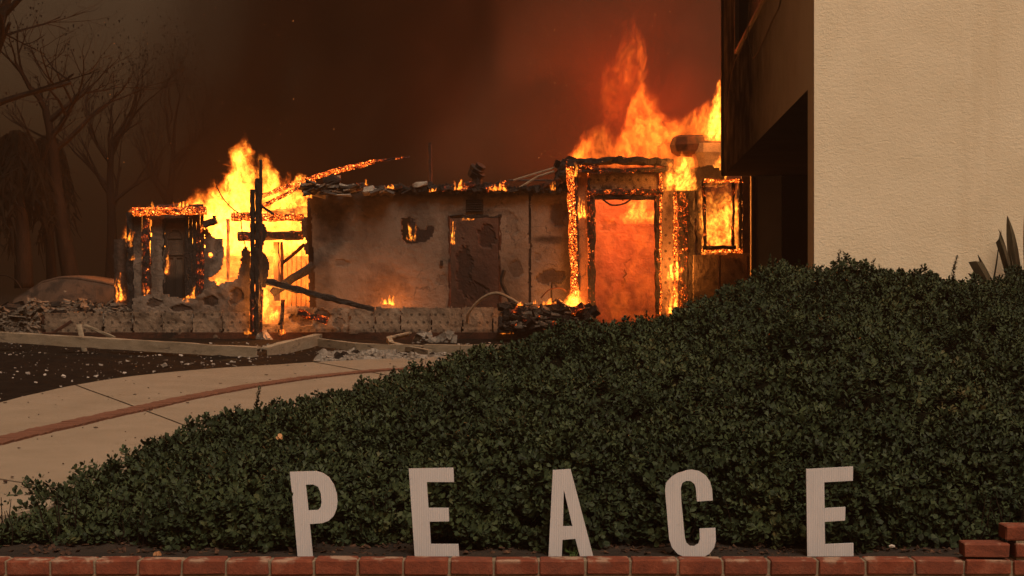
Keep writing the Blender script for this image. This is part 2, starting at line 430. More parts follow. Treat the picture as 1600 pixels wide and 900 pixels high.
# driveway: slabs with open joints between, a band of pavers along its length
Lpts = [(-5.3, 6.8), (-5.1, 10.2), (-5.02, 13.2), (-4.97, 16.2), (-4.5, 18.2), (-3.55, 19.75), (-1.93, 21.4), (-0.6, 22.3), (1.5, 22.9), (4.2, 23.2)]
Rpts = [(-2.9, 6.8), (-2.3, 8.0), (-2.1, 9.2), (-1.95, 10.3), (-1.4, 12.2), (-0.6, 14.0), (0.6, 15.4), (1.6, 16.2), (2.8, 16.8), (4.2, 17.2)]
def lerp_poly(P, t):
    k = min(int(t), len(P) - 2); f = t - k
    p0 = P[max(k - 1, 0)]; p1 = P[k]; p2 = P[k + 1]; p3 = P[min(k + 2, len(P) - 1)]
    o = []
    for d in (0, 1):
        m1 = (p2[d] - p0[d]) / 2; m2 = (p3[d] - p1[d]) / 2
        o.append((2 * f ** 3 - 3 * f * f + 1) * p1[d] + (f ** 3 - 2 * f * f + f) * m1 + (-2 * f ** 3 + 3 * f * f) * p2[d] + (f ** 3 - f * f) * m2)
    return o
drive = tag(bpy.data.objects.new('driveway', None), kind='structure'); COL.objects.link(drive)
cuts = [0.0, 1.0, 3.0, 5.45, 7.3, 9.0]
for a, b in zip(cuts[:-1], cuts[1:]):
    mb = MB(); n = 20; top = []
    for i in range(n + 1):
        t = a + 0.011 + (b - a - 0.022) * i / n
        l = lerp_poly(Lpts, t); r = lerp_poly(Rpts, t)
        for q in range(9):
            x = l[0] + (r[0] - l[0]) * q / 8; y = l[1] + (r[1] - l[1]) * q / 8
            top.append((x, y, gz(y) + 0.075 + 0.006 * mnoise.noise((x, y, 5))))
    k = len(top); fs = []
    for i in range(n):
        for q in range(8): fs.append((i * 9 + q, i * 9 + q + 1, (i + 1) * 9 + q + 1, (i + 1) * 9 + q))
    rim = [q for q in range(9)] + [i * 9 + 8 for i in range(1, n + 1)] + [n * 9 + q for q in range(7, -1, -1)] + [i * 9 for i in range(n - 1, 0, -1)]
    low = [(top[r_][0], top[r_][1], top[r_][2] - 0.12) for r_ in rim]
    for i in range(len(rim)): fs.append((rim[i], rim[(i + 1) % len(rim)], k + (i + 1) % len(rim), k + i))
    mb.add(top + low, fs); mb.build('slab', M['concrete'], drive, kind='structure')
band = [(-4.2, 6.75), (-4.02, 8.6), (-3.82, 10.55), (-3.66, 11.8), (-3.47, 13.1), (-3.2, 14.7), (-2.85, 16.2), (-2.3, 17.6), (-1.6, 18.75), (-0.7, 19.5), (0.5, 20.0), (2.0, 20.3)]
pv = []
for v_ in range(3):
    mb = MB(); mb.box((0, 0, 0), (0.23 + v_ * .006, 0.098, 0.03), jit=0.004); ob = mb.build('brick', M['paver'], origin=(0, 0, 0)); pv.append(ob.data); bpy.data.objects.remove(ob)
t = 0.0; cnt = 0
while t < len(band) - 1.01 and cnt < 230:
    p = lerp_poly(band, t); q = lerp_poly(band, t + 0.01)
    o = bpy.data.objects.new('brick', random.choice(pv)); COL.objects.link(o)
    o.location = (p[0] + random.uniform(-.006, .006), p[1], gz(p[1]) + 0.078 + random.uniform(-.002, .003)); o.rotation_euler = (R(0.43), 0, math.atan2(q[1] - p[1], q[0] - p[0]) - math.pi / 2 + random.uniform(-.02, .02))
    attach(o, drive); cnt += 1
    t += 0.108 / (math.hypot(q[0] - p[0], q[1] - p[1]) / 0.01)

# ------------------------------------------------------------------ brick edging in front
brick_s = Sh('red_brick'); v = brick_s.coord(); oi = brick_s.new('ShaderNodeObjectInfo')
c = brick_s.ramp(brick_s.noise(brick_s.vmath('ADD', v, oi.outputs['Location']), 14, 5, 0.65), [(0.3, (0.09, 0.022, 0.011)), (0.55, (0.155, 0.037, 0.016)), (0.75, (0.21, 0.064, 0.034))])
c = brick_s.mix(brick_s.math('MULTIPLY', oi.outputs['Random'], 0.5), c, (0.13, 0.038, 0.022))
wz = brick_s.new('ShaderNodeSeparateXYZ'); brick_s.link(v, wz.inputs[0])
pale_top = brick_s.math('MULTIPLY', brick_s.maprange(brick_s.noise(brick_s.vmath('ADD', v, brick_s.vmath('SCALE', oi.outputs['Location'], scale=3.0)), 9, 4, 0.6), 0.52, 0.64), brick_s.maprange(wz.outputs[2], 0.012, 0.04, 0.05, 0.75))
c = brick_s.mix(pale_top, c, (0.33, 0.24, 0.17))  # paler blotches, strongest along each brick's upper edge
brick_s.bsdf(c, 0.9, brick_s.noise(v, 70, 4, 0.7), 0.006, 0.7)
M['brick'] = brick_s.m
BR_Y, BR_TOP, BR_D = 6.55, 0.345, 0.105
bw = thing('brick_edging', 'low red brick edging with pale mortar joints along the front of the hedge bed', 'brick wall', (0, BR_Y, 0))
def brick_mesh(L, Hh, Dp):
    bm = bmesh.new(); bmesh.ops.create_cube(bm, size=1)
    bmesh.ops.scale(bm, vec=(L, Dp, Hh), verts=bm.verts)
    bmesh.ops.bevel(bm, geom=bm.edges[:], offset=0.006, segments=1, affect='EDGES')
    for v_ in bm.verts: v_.co += Vector((random.uniform(-1, 1), random.uniform(-1, 1), random.uniform(-1, 1))) * 0.0022
    me = bpy.data.meshes.new('brick'); bm.to_mesh(me); bm.free(); me.materials.append(M['brick']); return me
joints = [-130, -61, 8, 78, 147, 215, 284, 353, 421, 490, 559, 630, 702, 772, 842, 915, 986, 1060, 1130, 1202, 1278, 1353, 1430, 1507, 1582, 1658, 1733]
bms = {}
def put_brick(px0, px1, ztop, Hh, y=BR_Y, dp=BR_D, yaw=0.0, zr=0.0):
    x0 = (px0 - 800) / F * y; x1 = (px1 - 800) / F * y; L = x1 - x0 - 0.011
    me = brick_mesh(L, Hh, dp)
    o = bpy.data.objects.new('brick', me); COL.objects.link(o)
    o.location = ((x0 + x1) / 2, y + dp / 2 + random.uniform(-.002, .002), ztop - Hh / 2 + random.uniform(-.002, .002))
    o.rotation_euler = (0, zr + random.uniform(-.004, .004), yaw + random.uniform(-.006, .006))
    attach(o, bw); return o
for a, b in zip(joints[:-1], joints[1:]):
    put_brick(a, b, BR_TOP, 0.068)
    for r_ in range(1, 4):
        put_brick(a + (34 if r_ % 2 else 0), b + (34 if r_ % 2 else 0), BR_TOP - 0.079 * r_, 0.068)
put_brick(1506, 1580, BR_TOP + 0.076, 0.066, yaw=-0.05)             # stepped end at the right
put_brick(1585, 1660, BR_TOP + 0.078, 0.066)
put_brick(1570, 1645, BR_TOP + 0.158, 0.068, y=BR_Y + .005)
put_brick(1650, 1720, BR_TOP + 0.158, 0.068)
mb = MB(); mb.box((-0.0, BR_Y + 0.056, (BR_TOP - 0.006) / 2), (7.0, BR_D - 0.014, BR_TOP - 0.006))
mb.box(((1650 - 800) / F * BR_Y, BR_Y + 0.056, BR_TOP + 0.07), (0.36, BR_D - 0.016, 0.15))
mb.build('mortar', M['mortar'], bw)

# ------------------------------------------------------------------ neighbouring building on the right
st = Sh('stucco'); v = st.coord(); sp = st.new('ShaderNodeSeparateXYZ'); st.link(v, sp.inputs[0])
col = st.ramp(st.noise(v, 1.3, 6, 0.62, 0.3), [(0.3, (0.66, 0.55, 0.385)), (0.55, (0.71, 0.60, 0.43)), (0.75, (0.75, 0.64, 0.47))])
streak = st.maprange(st.noise(st.scaled(v, (7, 7, 0.22)), 1.0, 5, 0.65), 0.36, 0.70)
where = st.math('MULTIPLY', st.maprange(sp.outputs[0], 4.55, 4.75), st.maprange(sp.outputs[0], 5.02, 5.22, 1, 0))
col = st.mix(st.math('MULTIPLY', st.math('MULTIPLY', streak, where), 0.22), col, (0.45, 0.33, 0.19))
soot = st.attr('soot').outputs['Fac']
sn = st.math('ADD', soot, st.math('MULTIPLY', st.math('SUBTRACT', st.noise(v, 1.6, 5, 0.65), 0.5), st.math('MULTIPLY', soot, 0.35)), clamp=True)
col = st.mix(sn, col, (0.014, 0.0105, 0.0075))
b1 = st.noise(st.scaled(v, (1, 1, 1.7)), 22, 5, 0.65, 0.5)
b2 = st.noise(v, 70, 3, 0.6)
st.bsdf(col, 0.93, st.math('ADD', b1, st.math('MULTIPLY', b2, 0.45)), 0.014, 0.5, spec=0.0)
M['stucco'] = st.m
M['carport_wall'] = mottled('soot_brown_wall', (0.40, 0.31, 0.205), (0.48, 0.38, 0.26), 1.5, bump=0.3)
M['siding'] = mottled('sooty_siding', (0.13, 0.098, 0.064), (0.18, 0.135, 0.09), 2.5, (0.05, 0.037, 0.025), 2.0, (0.5, 0.7), bump=0.3, spec=0.05)
M['dark_wall'] = mottled('recess_shade_wall', (0.014, 0.010, 0.007), (0.028, 0.019, 0.013), 1.3, bump=0.3, spec=0.0)  # near-black base colour stands in for the deep shade of the recess

YN, YF = 15.0, 27.45                          # near and far corner of its side
XN, XF = (1272 - 800) / F * YN, (1130 - 800) / F * YF
sdir = Vector((XF - XN, YF - YN, 0)); SL = sdir.length; sdir.normalize(); fdir = Vector((sdir.y, -sdir.x, 0))
ZO, ZT = EYE + 320 / F * YN, 10.5
nb = thing('stucco_house', 'cream stucco house at the right with a dark open recess under its upper floor', 'building', (XN, YN, 0))
def SP(s_, f_, z_): return Vector((XN, YN, 0)) + sdir * s_ + fdir * f_ + Vector((0, 0, z_))
def sheet(name, p0, u, v_, nu, nv, m, parent, soot=None, flip=False):
    """gridded quad with a soot attribute"""
    me = bpy.data.meshes.new(name); vs = []; so = []
    for j in range(nv + 1):
        for i in range(nu + 1):
            vs.append(p0 + u * (i / nu) + v_ * (j / nv)); so.append(soot(i / nu, j / nv) if soot else 0.0)
    fs = [(j * (nu + 1) + i, j * (nu + 1) + i + 1, (j + 1) * (nu + 1) + i + 1, (j + 1) * (nu + 1) + i) for j in range(nv) for i in range(nu)]
    if flip: fs = [f[::-1] for f in fs]
    me.from_pydata([tuple(x) for x in vs], [], fs); me.materials.append(m)
    at = me.attributes.new('soot', 'FLOAT', 'POINT'); at.data.foreach_set('value', so)
    o = bpy.data.objects.new(name, me); COL.objects.link(o); attach(o, parent); return o
PW = 0.49                                     # thickness of the front wall
sheet('front_wall', SP(0, 0, 0), fdir * 9, Vector((0, 0, ZT)), 30, 30, M['stucco'], nb)
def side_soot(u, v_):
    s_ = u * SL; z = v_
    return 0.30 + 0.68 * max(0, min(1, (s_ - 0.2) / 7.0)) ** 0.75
# side: upper storey as one sheet with the window recess cut out, pillar end below
ups = MB()
wz0, ws0, ws1 = EYE + (450 - 62) / F * 23.0, 18.6 - YN, 24.3 - YN
def side_part(s0, s1, z0, z1, nu, nv):
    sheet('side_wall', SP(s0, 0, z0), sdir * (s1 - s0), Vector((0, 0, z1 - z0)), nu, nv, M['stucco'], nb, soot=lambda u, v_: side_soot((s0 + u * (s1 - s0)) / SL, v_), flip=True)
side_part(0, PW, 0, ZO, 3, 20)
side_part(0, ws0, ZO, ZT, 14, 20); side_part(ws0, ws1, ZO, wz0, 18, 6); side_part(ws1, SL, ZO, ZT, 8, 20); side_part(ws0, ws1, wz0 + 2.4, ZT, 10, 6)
mb = MB()
q = [SP(PW, 0.004, 0), SP(PW, 1.9, 0), SP(PW, 1.9, ZO), SP(PW, 0.004, ZO)]; mb.add(q, [(0, 1, 2, 3)]); mb.build('pillar_back', M['stucco'], nb)
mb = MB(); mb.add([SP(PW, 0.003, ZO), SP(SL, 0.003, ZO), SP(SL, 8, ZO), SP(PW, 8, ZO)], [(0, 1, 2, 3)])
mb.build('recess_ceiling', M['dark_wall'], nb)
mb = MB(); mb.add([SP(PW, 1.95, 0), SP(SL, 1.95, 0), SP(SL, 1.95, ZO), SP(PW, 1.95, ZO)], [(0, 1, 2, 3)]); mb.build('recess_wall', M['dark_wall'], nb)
xa = (1174 - 800) / F * 27.4; xb = (1222 - 800) / F * 27.4; xc = 6.6
mb = MB(); mb.box(((xa + xb) / 2, 27.48, 1.9), (xb - xa, 0.14, 3.9)); mb.build('recess_panel', M['carport_wall'], nb)
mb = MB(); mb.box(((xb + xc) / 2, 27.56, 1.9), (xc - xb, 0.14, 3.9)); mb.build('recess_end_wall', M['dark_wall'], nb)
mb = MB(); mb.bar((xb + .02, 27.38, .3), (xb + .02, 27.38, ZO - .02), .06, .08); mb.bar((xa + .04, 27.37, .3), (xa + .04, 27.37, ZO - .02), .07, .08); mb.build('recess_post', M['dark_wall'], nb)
mb = MB()
for (s0, f0, s1, f1) in ((SL, 0, SL, 8.9),): mb.add([SP(s0, f0, ZO), SP(s1, f1, ZO), SP(s1, f1, ZT), SP(s0, f0, ZT)], [(0, 1, 2, 3)])
mb.add([SP(0, 0, ZT), SP(0, 9, ZT), SP(SL, 9, ZT), SP(SL, 0, ZT)], [(0, 1, 2, 3)]); mb.build('roof', M['dark_wall'], nb)
mb = MB(); mb.bar(SP(SL - .02, -.01, ZO - .01), SP(SL - .02, -.01, ZT), .07, .07); mb.build('corner_trim', M['char'], nb)
# window recess in the side wall
win = MB(); dpt = 0.16
P = [SP(ws0, 0, wz0), SP(ws1, 0, wz0), SP(ws1, 0, wz0 + 2.4), SP(ws0, 0, wz0 + 2.4)]; Q = [p + fdir * dpt for p in P]
win.add(P + Q, [(0, 1, 5, 4), (1, 2, 6, 5), (2, 3, 7, 6), (3, 0, 4, 7)])
wf = win.build('window', M['dark_wall'], nb)
mb = MB(); mb.add(Q, [(0, 1, 2, 3)])
gl = Sh('sooty_glass'); gl.bsdf((0.05, 0.035, 0.022), 0.25, spec=0.5); pn = mb.build('pane', gl.m, wf)
mb = MB()
for a, b in ((P[0], P[1]), (P[1], P[2]), (P[2], P[3]), (P[3], P[0])): mb.bar(a - fdir * .015, b - fdir * .015, .07, .05)
mb.build('frame', M['metal_dark'], wf)
# cable hanging on the wall
def on_side(px, py, off=0.05):
    Yp = (XN - 0.0716 * YN - off) / ((px - 800) / F - (XF - XN) / (YF - YN)); return W(px, py, Yp)
mb = MB()
def spline(pts, n=10):
    out = []
    for i in range((len(pts) - 1) * n + 1):
        t = i / n; k = min(int(t), len(pts) - 2); f = t - k
        p0 = pts[max(k - 1, 0)]; p1 = pts[k]; p2 = pts[k + 1]; p3 = pts[min(k + 2, len(pts) - 1)]
        out.append(0.5 * ((2 * p1) + (p2 - p0) * f + (2 * p0 - 5 * p1 + 4 * p2 - p3) * f * f + (3 * p1 - p0 - 3 * p2 + p3) * f ** 3))
    return out
M['cable'] = mottled('sooty_cable', (.07, .052, .038), (.11, .085, .06), 9, spec=0.02)
mb.tube(spline([on_side(1177, -40), on_side(1169, 30), on_side(1170, 62), on_side(1177, 90), on_side(1190, 70), on_side(1208, 30), on_side(1219, 5), on_side(1222, -40)]), 0.011, 5)
tag(mb.build('hanging_cable', M['cable']), 'thick pale cable hanging in a loop on the side wall of the stucco house', 'cable')
mb = MB(); mb.tube(spline([on_side(1178, -30), on_side(1163, 62), on_side(1147, 100), on_side(1138, 150), on_side(1133, 215)]), 0.006, 4)
tag(mb.build('hanging_cable', M['cable']), 'thin wire drooping from the sooty corner down the side wall', 'cable')

# ------------------------------------------------------------------ the burning house
house = thing('burning_house', 'roofless burning house with scorched plaster walls and a flaming doorway', 'building', (0, 30, gz(30)))

def pin(poly, x, y):
    c = False; j = len(poly) - 1
    for i in range(len(poly)):
        if (poly[i][1] > y) != (poly[j][1] > y) and x < (poly[j][0] - poly[i][0]) * (y - poly[i][1]) / (poly[j][1] - poly[i][1]) + poly[i][0]: c = not c
        j = i
    return c

def fbm(x, y, z=0.0, o=3):
    return mnoise.fractal((x, y, z), 1.0, 2.0, o)

def wall(name, D, poly, m, holes=(), step=2.0, thick=0.12, rag=2.0, patches=(), soot_shades=(), parent=None, bulge=0.0, label=None):
    """plaster wall traced as polygon (photo pixels at depth D), ragged edges, holes; patches have lost their top coat"""
    parent = parent or house
    k = D / F
    x0 = min(p[0] for p in poly); x1 = max(p[0] for p in poly); y0 = min(p[1] for p in poly); y1 = max(p[1] for p in poly)
    nx = max(1, int((x1 - x0 + 2 * rag) / step)); ny = max(1, int((y1 - y0 + 2 * rag) / step))
    sx = (x1 - x0 + 2 * rag) / nx; sy = (y1 - y0 + 2 * rag) / ny; ox = x0 - rag; oy = y0 - rag
    def ins(x, y):
        a = x + rag * fbm(x * .16, y * .16, D); b = y + rag * fbm(x * .16, y * .16, D + 7)
        if not pin(poly, a, b): return False
        return not any(pin(h, x + rag * .8 * fbm(x * .2, y * .2, 3), y + rag * .8 * fbm(x * .2, y * .2, 9)) for h in holes)
    cell = [[ins(ox + (i + .5) * sx, oy + (j + .5) * sy) for j in range(ny)] for i in range(nx)]
    mb = MB(); fi = {}; bare = []; so = []
    def pv_(i, j, back):
        key = (i, j, back)
        if key in fi: return fi[key]
        px = ox + i * sx; py = oy + j * sy
        bv = 0.0
        for (cx, cy_, rx, ry, *w_) in patches:
            d = math.hypot((px - cx) / rx, (py - cy_) / ry) + 0.45 * fbm(px * .09, py * .09, cx)
            bv = max(bv, (w_[0] if w_ else 1.0) * min(1, max(0, (1.0 - d) * 9)))
        sv = 0.0
        for (cx, cy_, rx, ry, w_) in soot_shades:
            d = math.hypot((px - cx) / rx, (py - cy_) / ry) + 0.3 * fbm(px * .05, py * .05, cy_)
            sv = max(sv, w_ * min(1, max(0, (1.25 - d) * 1.4)))
        jx = .35 * sx * mnoise.noise((px * .7, py * .7, 1)); jy = .35 * sy * mnoise.noise((px * .7, py * .7, 5))
        y = D + (thick if back else 0.022 * bv + bulge * fbm(px * .03, py * .03, 2) + 0.008 * fbm(px * .12, py * .12, 4))
        fi[key] = len(mb.v); mb.v.append(((px + jx - 800) * k, y, EYE + (450 - py - jy) * k)); bare.append(bv); so.append(sv)
        return fi[key]
    for i in range(nx):
        for j in range(ny):
            if not cell[i][j]: continue
            mb.f.append((pv_(i, j, 0), pv_(i, j + 1, 0), pv_(i + 1, j + 1, 0), pv_(i + 1, j, 0)))
            mb.f.append((pv_(i, j, 1), pv_(i + 1, j, 1), pv_(i + 1, j + 1, 1), pv_(i, j + 1, 1)))
            for di, dj, e in ((-1, 0, ((i, j), (i, j + 1))), (1, 0, ((i + 1, j + 1), (i + 1, j))), (0, -1, ((i + 1, j), (i, j))), (0, 1, ((i, j + 1), (i + 1, j + 1)))):
                a, b = i + di, j + dj
                if 0 <= a < nx and 0 <= b < ny and cell[a][b]: continue
                (p, q) = e
                mb.f.append((pv_(*p, 0), pv_(*p, 1), pv_(*q, 1), pv_(*q, 0)))
    me = bpy.data.meshes.new(name); me.from_pydata(mb.v, [], mb.f); me.materials.append(m); me.update()
    at = me.attributes.new('bare', 'FLOAT', 'POINT'); at.data.foreach_set('value', bare)
    at = me.attributes.new('soot', 'FLOAT', 'POINT'); at.data.foreach_set('value', so)
    o = bpy.data.objects.new(name, me); COL.objects.link(o); attach(o, parent)
    if label: o['label'] = label
    return o

def beam(name, p0, p1, w, h, m, parent=None, D2=None, jit=0.02, seg=None, **kw):
    """timber between two (px, py, D) ends"""
    a = W(*p0); b = W(*p1); L = (b - a).length
    mb = MB(); mb.bar(a, b, w, h, seg or max(3, int(L / 0.12)), jit, ring=8, **kw)
    return mb.build(name, m, parent)

def rect(x0, y0, x1, y1): return [(x0, y0), (x1, y0), (x1, y1), (x0, y1)]

# --- centre wall with its doorway, hole and vent
hole_c = [(627, 341), (640, 338), (647, 344), (654, 356), (663, 359), (668, 353), (676, 352), (679, 360), (674, 372), (664, 378), (648, 381), (634, 380), (627, 372)]
wall('front_wall', 30.0, [(482, 304), (520, 300), (580, 299), (640, 297), (700, 296), (760, 298), (826, 297), (826, 485), (494, 485), (490, 400), (486, 330)], M['plaster'],
     holes=[hole_c, rect(702, 338, 781, 490)], thick=0.16,
     patches=[(540, 350, 14, 30, .3), (534, 412, 12, 6, .5), (690, 437, 10, 9, .35), (806, 420, 10, 16, .5), (655, 327, 14, 15, .15), (800, 352, 9, 22, .35), (770, 318, 30, 8, .25), (575, 330, 9, 12, .2)],
     soot_shades=[(515, 345, 30, 46, .8), (600, 445, 50, 40, .6), (655, 345, 26, 46, .55), (742, 332, 60, 6, .5), (690, 300, 230, 12, .85), (500, 440, 26, 70, .6), (795, 440, 30, 60, .5), (700, 400, 14, 80, .45), (620, 400, 120, 90, .25), (560, 310, 40, 30, .5), (640, 310, 30, 30, .4)])
wall('front_wall', 30.02, [(830, 296), (893, 292), (893, 485), (830, 485)], M['plaster'], thick=0.16,
     patches=[(872, 335, 13, 22, .7), (862, 433, 24, 13, .85), (840, 402, 7, 6, .4)],
     soot_shades=[(862, 374, 34, 7, .8), (876, 330, 20, 40, .6), (890, 400, 14, 100, .6), (860, 300, 40, 10, .7), (862, 433, 22, 12, .5)])
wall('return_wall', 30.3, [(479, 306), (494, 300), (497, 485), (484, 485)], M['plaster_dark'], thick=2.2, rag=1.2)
beam('seam_strip', (828, 298, 30.05), (828, 482, 30.05), .05, .05, M['char'], house)
beam('door_jamb', (702, 338, 30.04), (702, 482, 30.04), .05, .10, M['char_red'], house)
beam('door_jamb', (781.5, 338, 30.04), (781.5, 482, 30.04), .06, .10, M['char_red'], house)
beam('door_head', (700, 338, 30.03), (784, 338, 30.03), .08, .06, M['char'], house)
mb = MB(); c = W(741.5, 322, 29.98); mb.box(c, (.37, .03, .27))
ve = mb.build('vent', M['char'], house)
mb = MB()
for k in range(5): mb.box(c + Vector((0, -.025, -.10 + .05 * k)), (.31, .03, .016), rot=Matrix.Rotation(.5, 3, 'X'))
mb.build('louver', M['char'], ve)
mb = MB(); mb.box(W(690, 411, 29.97), (.06, .03, .11)); mb.build('switch_box', M['char'], house)
# rooms behind
wall('inner_wall', 32.4, [(640, 318), (812, 318), (812, 520), (640, 520)], M['plaster_dark'], thick=.1, step=3, patches=[(725, 420, 12, 40), (760, 370, 14, 18), (742, 455, 20, 14)], soot_shades=[(745, 440, 40, 50, .75), (770, 400, 12, 60, .5), (658, 362, 50, 34, .95)])  # last dark ellipse paints the shade seen through the front wall's hole

# --- low dotted walls in front
low = []
for (xa_, xb_, yt) in ((70, 160, 489), (164, 205, 489), (209, 252, 487), (255, 299, 488), (302, 346, 487), (349, 388, 488), (408, 436, 492)):
    wall('nailed_panel', 29.2, [(xa_, yt), (xb_, yt - 1), (xb_, 528), (xa_, 528)], M['plaster_dots'], thick=.09, rag=0.9, step=2.2, soot_shades=[((xa_ + xb_) / 2, 528, 40, 9, .45), (xb_, 508, 8, 22, .4), (xa_ + 12, 492, 16, 9, .35)], bulge=0.03)
for (xa_, xb_, yt) in ((547, 584, 481), (586, 626, 480), (628, 672, 479), (674, 721, 480), (723, 770, 479), (772, 783, 481)):
    wall('nailed_panel', 29.2, [(xa_, yt), (xb_, yt + 1), (xb_, 521), (xa_, 521)], M['plaster_dots'], thick=.09, rag=1.0, step=2.2, soot_shades=[(xa_ + 10, 481, 14, 8, .3), ((xa_ + xb_) / 2, 522, 40, 7, .4), (xb_, 500, 5, 18, .3)], bulge=0.03)
wall('broken_wall', 29.36, [(208, 468), (225, 462), (246, 458), (268, 463), (290, 469), (306, 464), (322, 452), (340, 444), (352, 441), (370, 437), (376, 405), (381, 385), (390, 392), (392, 489), (208, 489)], M['plaster'], thick=.14, rag=3.2, patches=[(330, 470, 12, 10), (370, 462, 10, 14), (240, 474, 12, 7), (282, 482, 14, 6)], soot_shades=[(382, 420, 14, 60, .7), (345, 470, 20, 10, .5), (300, 480, 20, 8, .4), (372, 480, 26, 12, .5)], bulge=.05)
wall('broken_wall', 29.3, [(436, 486), (455, 476), (478, 480), (500, 484), (520, 481), (548, 480), (548, 524), (408, 524), (410, 494)], M['plaster_dots'], thick=.14, rag=3.2, patches=[(470, 500, 18, 9), (505, 492, 14, 8), (530, 505, 9, 9, .7)], soot_shades=[(470, 486, 34, 8, .7), (440, 510, 14, 12, .6), (500, 520, 40, 8, .5), (525, 490, 14, 8, .4)], bulge=.05)
wall('broken_wall', 29.25, [(783, 484), (806, 478), (818, 484), (818, 500), (812, 522), (783, 522)], M['plaster'], thick=.12, rag=3, patches=[(800, 500, 12, 8)], soot_shades=[(798, 500, 20, 16, .5)])
for px in (161.8, 207, 253.5, 300.5, 347.5): beam('panel_joint', (px, 489, 29.24), (px, 505, 29.24), .035, .03, M['ash'], house)
mb = MB(); mb.box(W(430, 536, 29.34), (10.6, .3, .45)); mb.box(W(430, 512, 29.42), (9.6, .1, .5)); mb.build('foundation', M['char_red'], house)

# --- left wing
wall('stub_wall', 29.75, [(178, 374), (198, 372), (199, 480), (179, 480)], M['plaster_dark'], thick=.14, rag=1.8, soot_shades=[(180, 400, 5, 60, .8), (198, 430, 6, 60, .7)])
beam('charred_post', (203, 332, 29.6), (204, 482, 29.6), .13, .13, M['ember_lo'], house)
wall('plaster_strip', 29.62, [(208, 338), (221, 336), (223, 420), (226, 440), (222, 482), (206, 482)], M['plaster'], thick=.12, rag=1.6, soot_shades=[(214, 350, 12, 40, .9), (209, 470, 8, 30, .4)])
beam('charred_post', (228.5, 326, 29.58), (229, 474, 29.58), .15, .13, M['ember'], house)
wall('wing_panel', 29.66, [(236, 332), (256, 332), (256, 482), (236, 482)], M['plaster'], thick=.1, rag=.8, soot_shades=[(246, 340, 30, 30, .45), (240, 400, 8, 90, .4)])
wall('wing_panel', 29.70, [(256, 332), (291, 332), (291, 343), (256, 343)], M['plaster'], thick=.1, rag=.6, soot_shades=[(270, 338, 30, 20, .6)])
dd = Sh('scorched_door'); v = dd.coord(); spz = dd.new('ShaderNodeSeparateXYZ'); dd.link(v, spz.inputs[0])
c = dd.ramp(dd.noise(dd.scaled(v, (1, 1, .25)), 5, 5, .6), [(.3, (.055, .036, .024)), (.7, (.10, .068, .045))])
c = dd.mix(dd.maprange(dd.math('ADD', spz.outputs[2], dd.math('MULTIPLY', dd.noise(v, 2.2, 4), 1.3)), 2.7, 2.2), c, (.012, .009, .007))
dd.bsdf(c, .85, dd.noise(v, 30, 4), .01, .6)
mb = MB(); a = W(257, 343, 29.72); b = W(290, 482, 29.72)
mb.box(((a.x + b.x) / 2, 29.76, (a.z + b.z) / 2), (b.x - a.x - .02, .05, a.z - b.z))
door = mb.build('door', dd.m, house)
mb = MB()
for (u0, v0, u1, v1) in ((261, 372, 286, 398), (261, 402, 272, 470), (275, 402, 286, 470)):
    p, q = W(u0, v0, 29.71), W(u1, v1, 29.71)
    for A, B in (((p.x, p.z), (q.x, p.z)), ((q.x, p.z), (q.x, q.z)), ((q.x, q.z), (p.x, q.z)), ((p.x, q.z), (p.x, p.z))):
        mb.bar((A[0], 29.725, A[1]), (B[0], 29.725, B[1]), .025, .02)
arc = [W(273.5 + 12 * math.cos(t_), 372 - 14 * math.sin(t_), 29.725) for t_ in np.linspace(0, math.pi, 9)]
mb.tube(arc, .014, 4); mb.build('door_moulding', dd.m, door)
beam('door_frame', (256, 343, 29.68), (256, 480, 29.68), .04, .05, M['char'], house); beam('door_frame', (255, 342.5, 29.68), (290, 342.5, 29.68), .04, .04, M['char'], house)
for k in range(5):
    beam('charred_board', (292 + k * 6, 331 + random.uniform(-2, 2), 29.66 + .03 * (k % 2)), (291.5 + k * 6.1, 478, 29.66), .075, .05, M['ember_lo' if k < 3 else 'ember'], house, jit=.008)
beam('charred_header', (208, 331, 29.5), (322, 329, 29.5), .16, .16, M['ember_fire'], house)
beam('charred_header', (240, 325, 29.7), (318, 324, 29.7), .12, .12, M['ember'], house)
beam('charred_stub', (319, 352, 29.6), (338, 344, 29.6), .18, .14, M['ember'], house); beam('charred_stub', (334, 349, 29.6), (335, 337, 29.6), .06, .06, M['ember'], house)
wall('broken_wall', 29.72, [(319, 350), (324, 360), (330, 371), (346, 373), (349, 398), (344, 420), (336, 429), (322, 435), (334, 441), (342, 448), (344, 470), (318, 480)], M['plaster'], holes=[[(324, 396), (330, 394), (333, 399), (330, 403), (325, 402)]], thick=.12, rag=1.6, soot_shades=[(322, 420, 8, 60, .5), (330, 408, 9, 6, .6)], patches=[(340, 385, 7, 8, .5)])
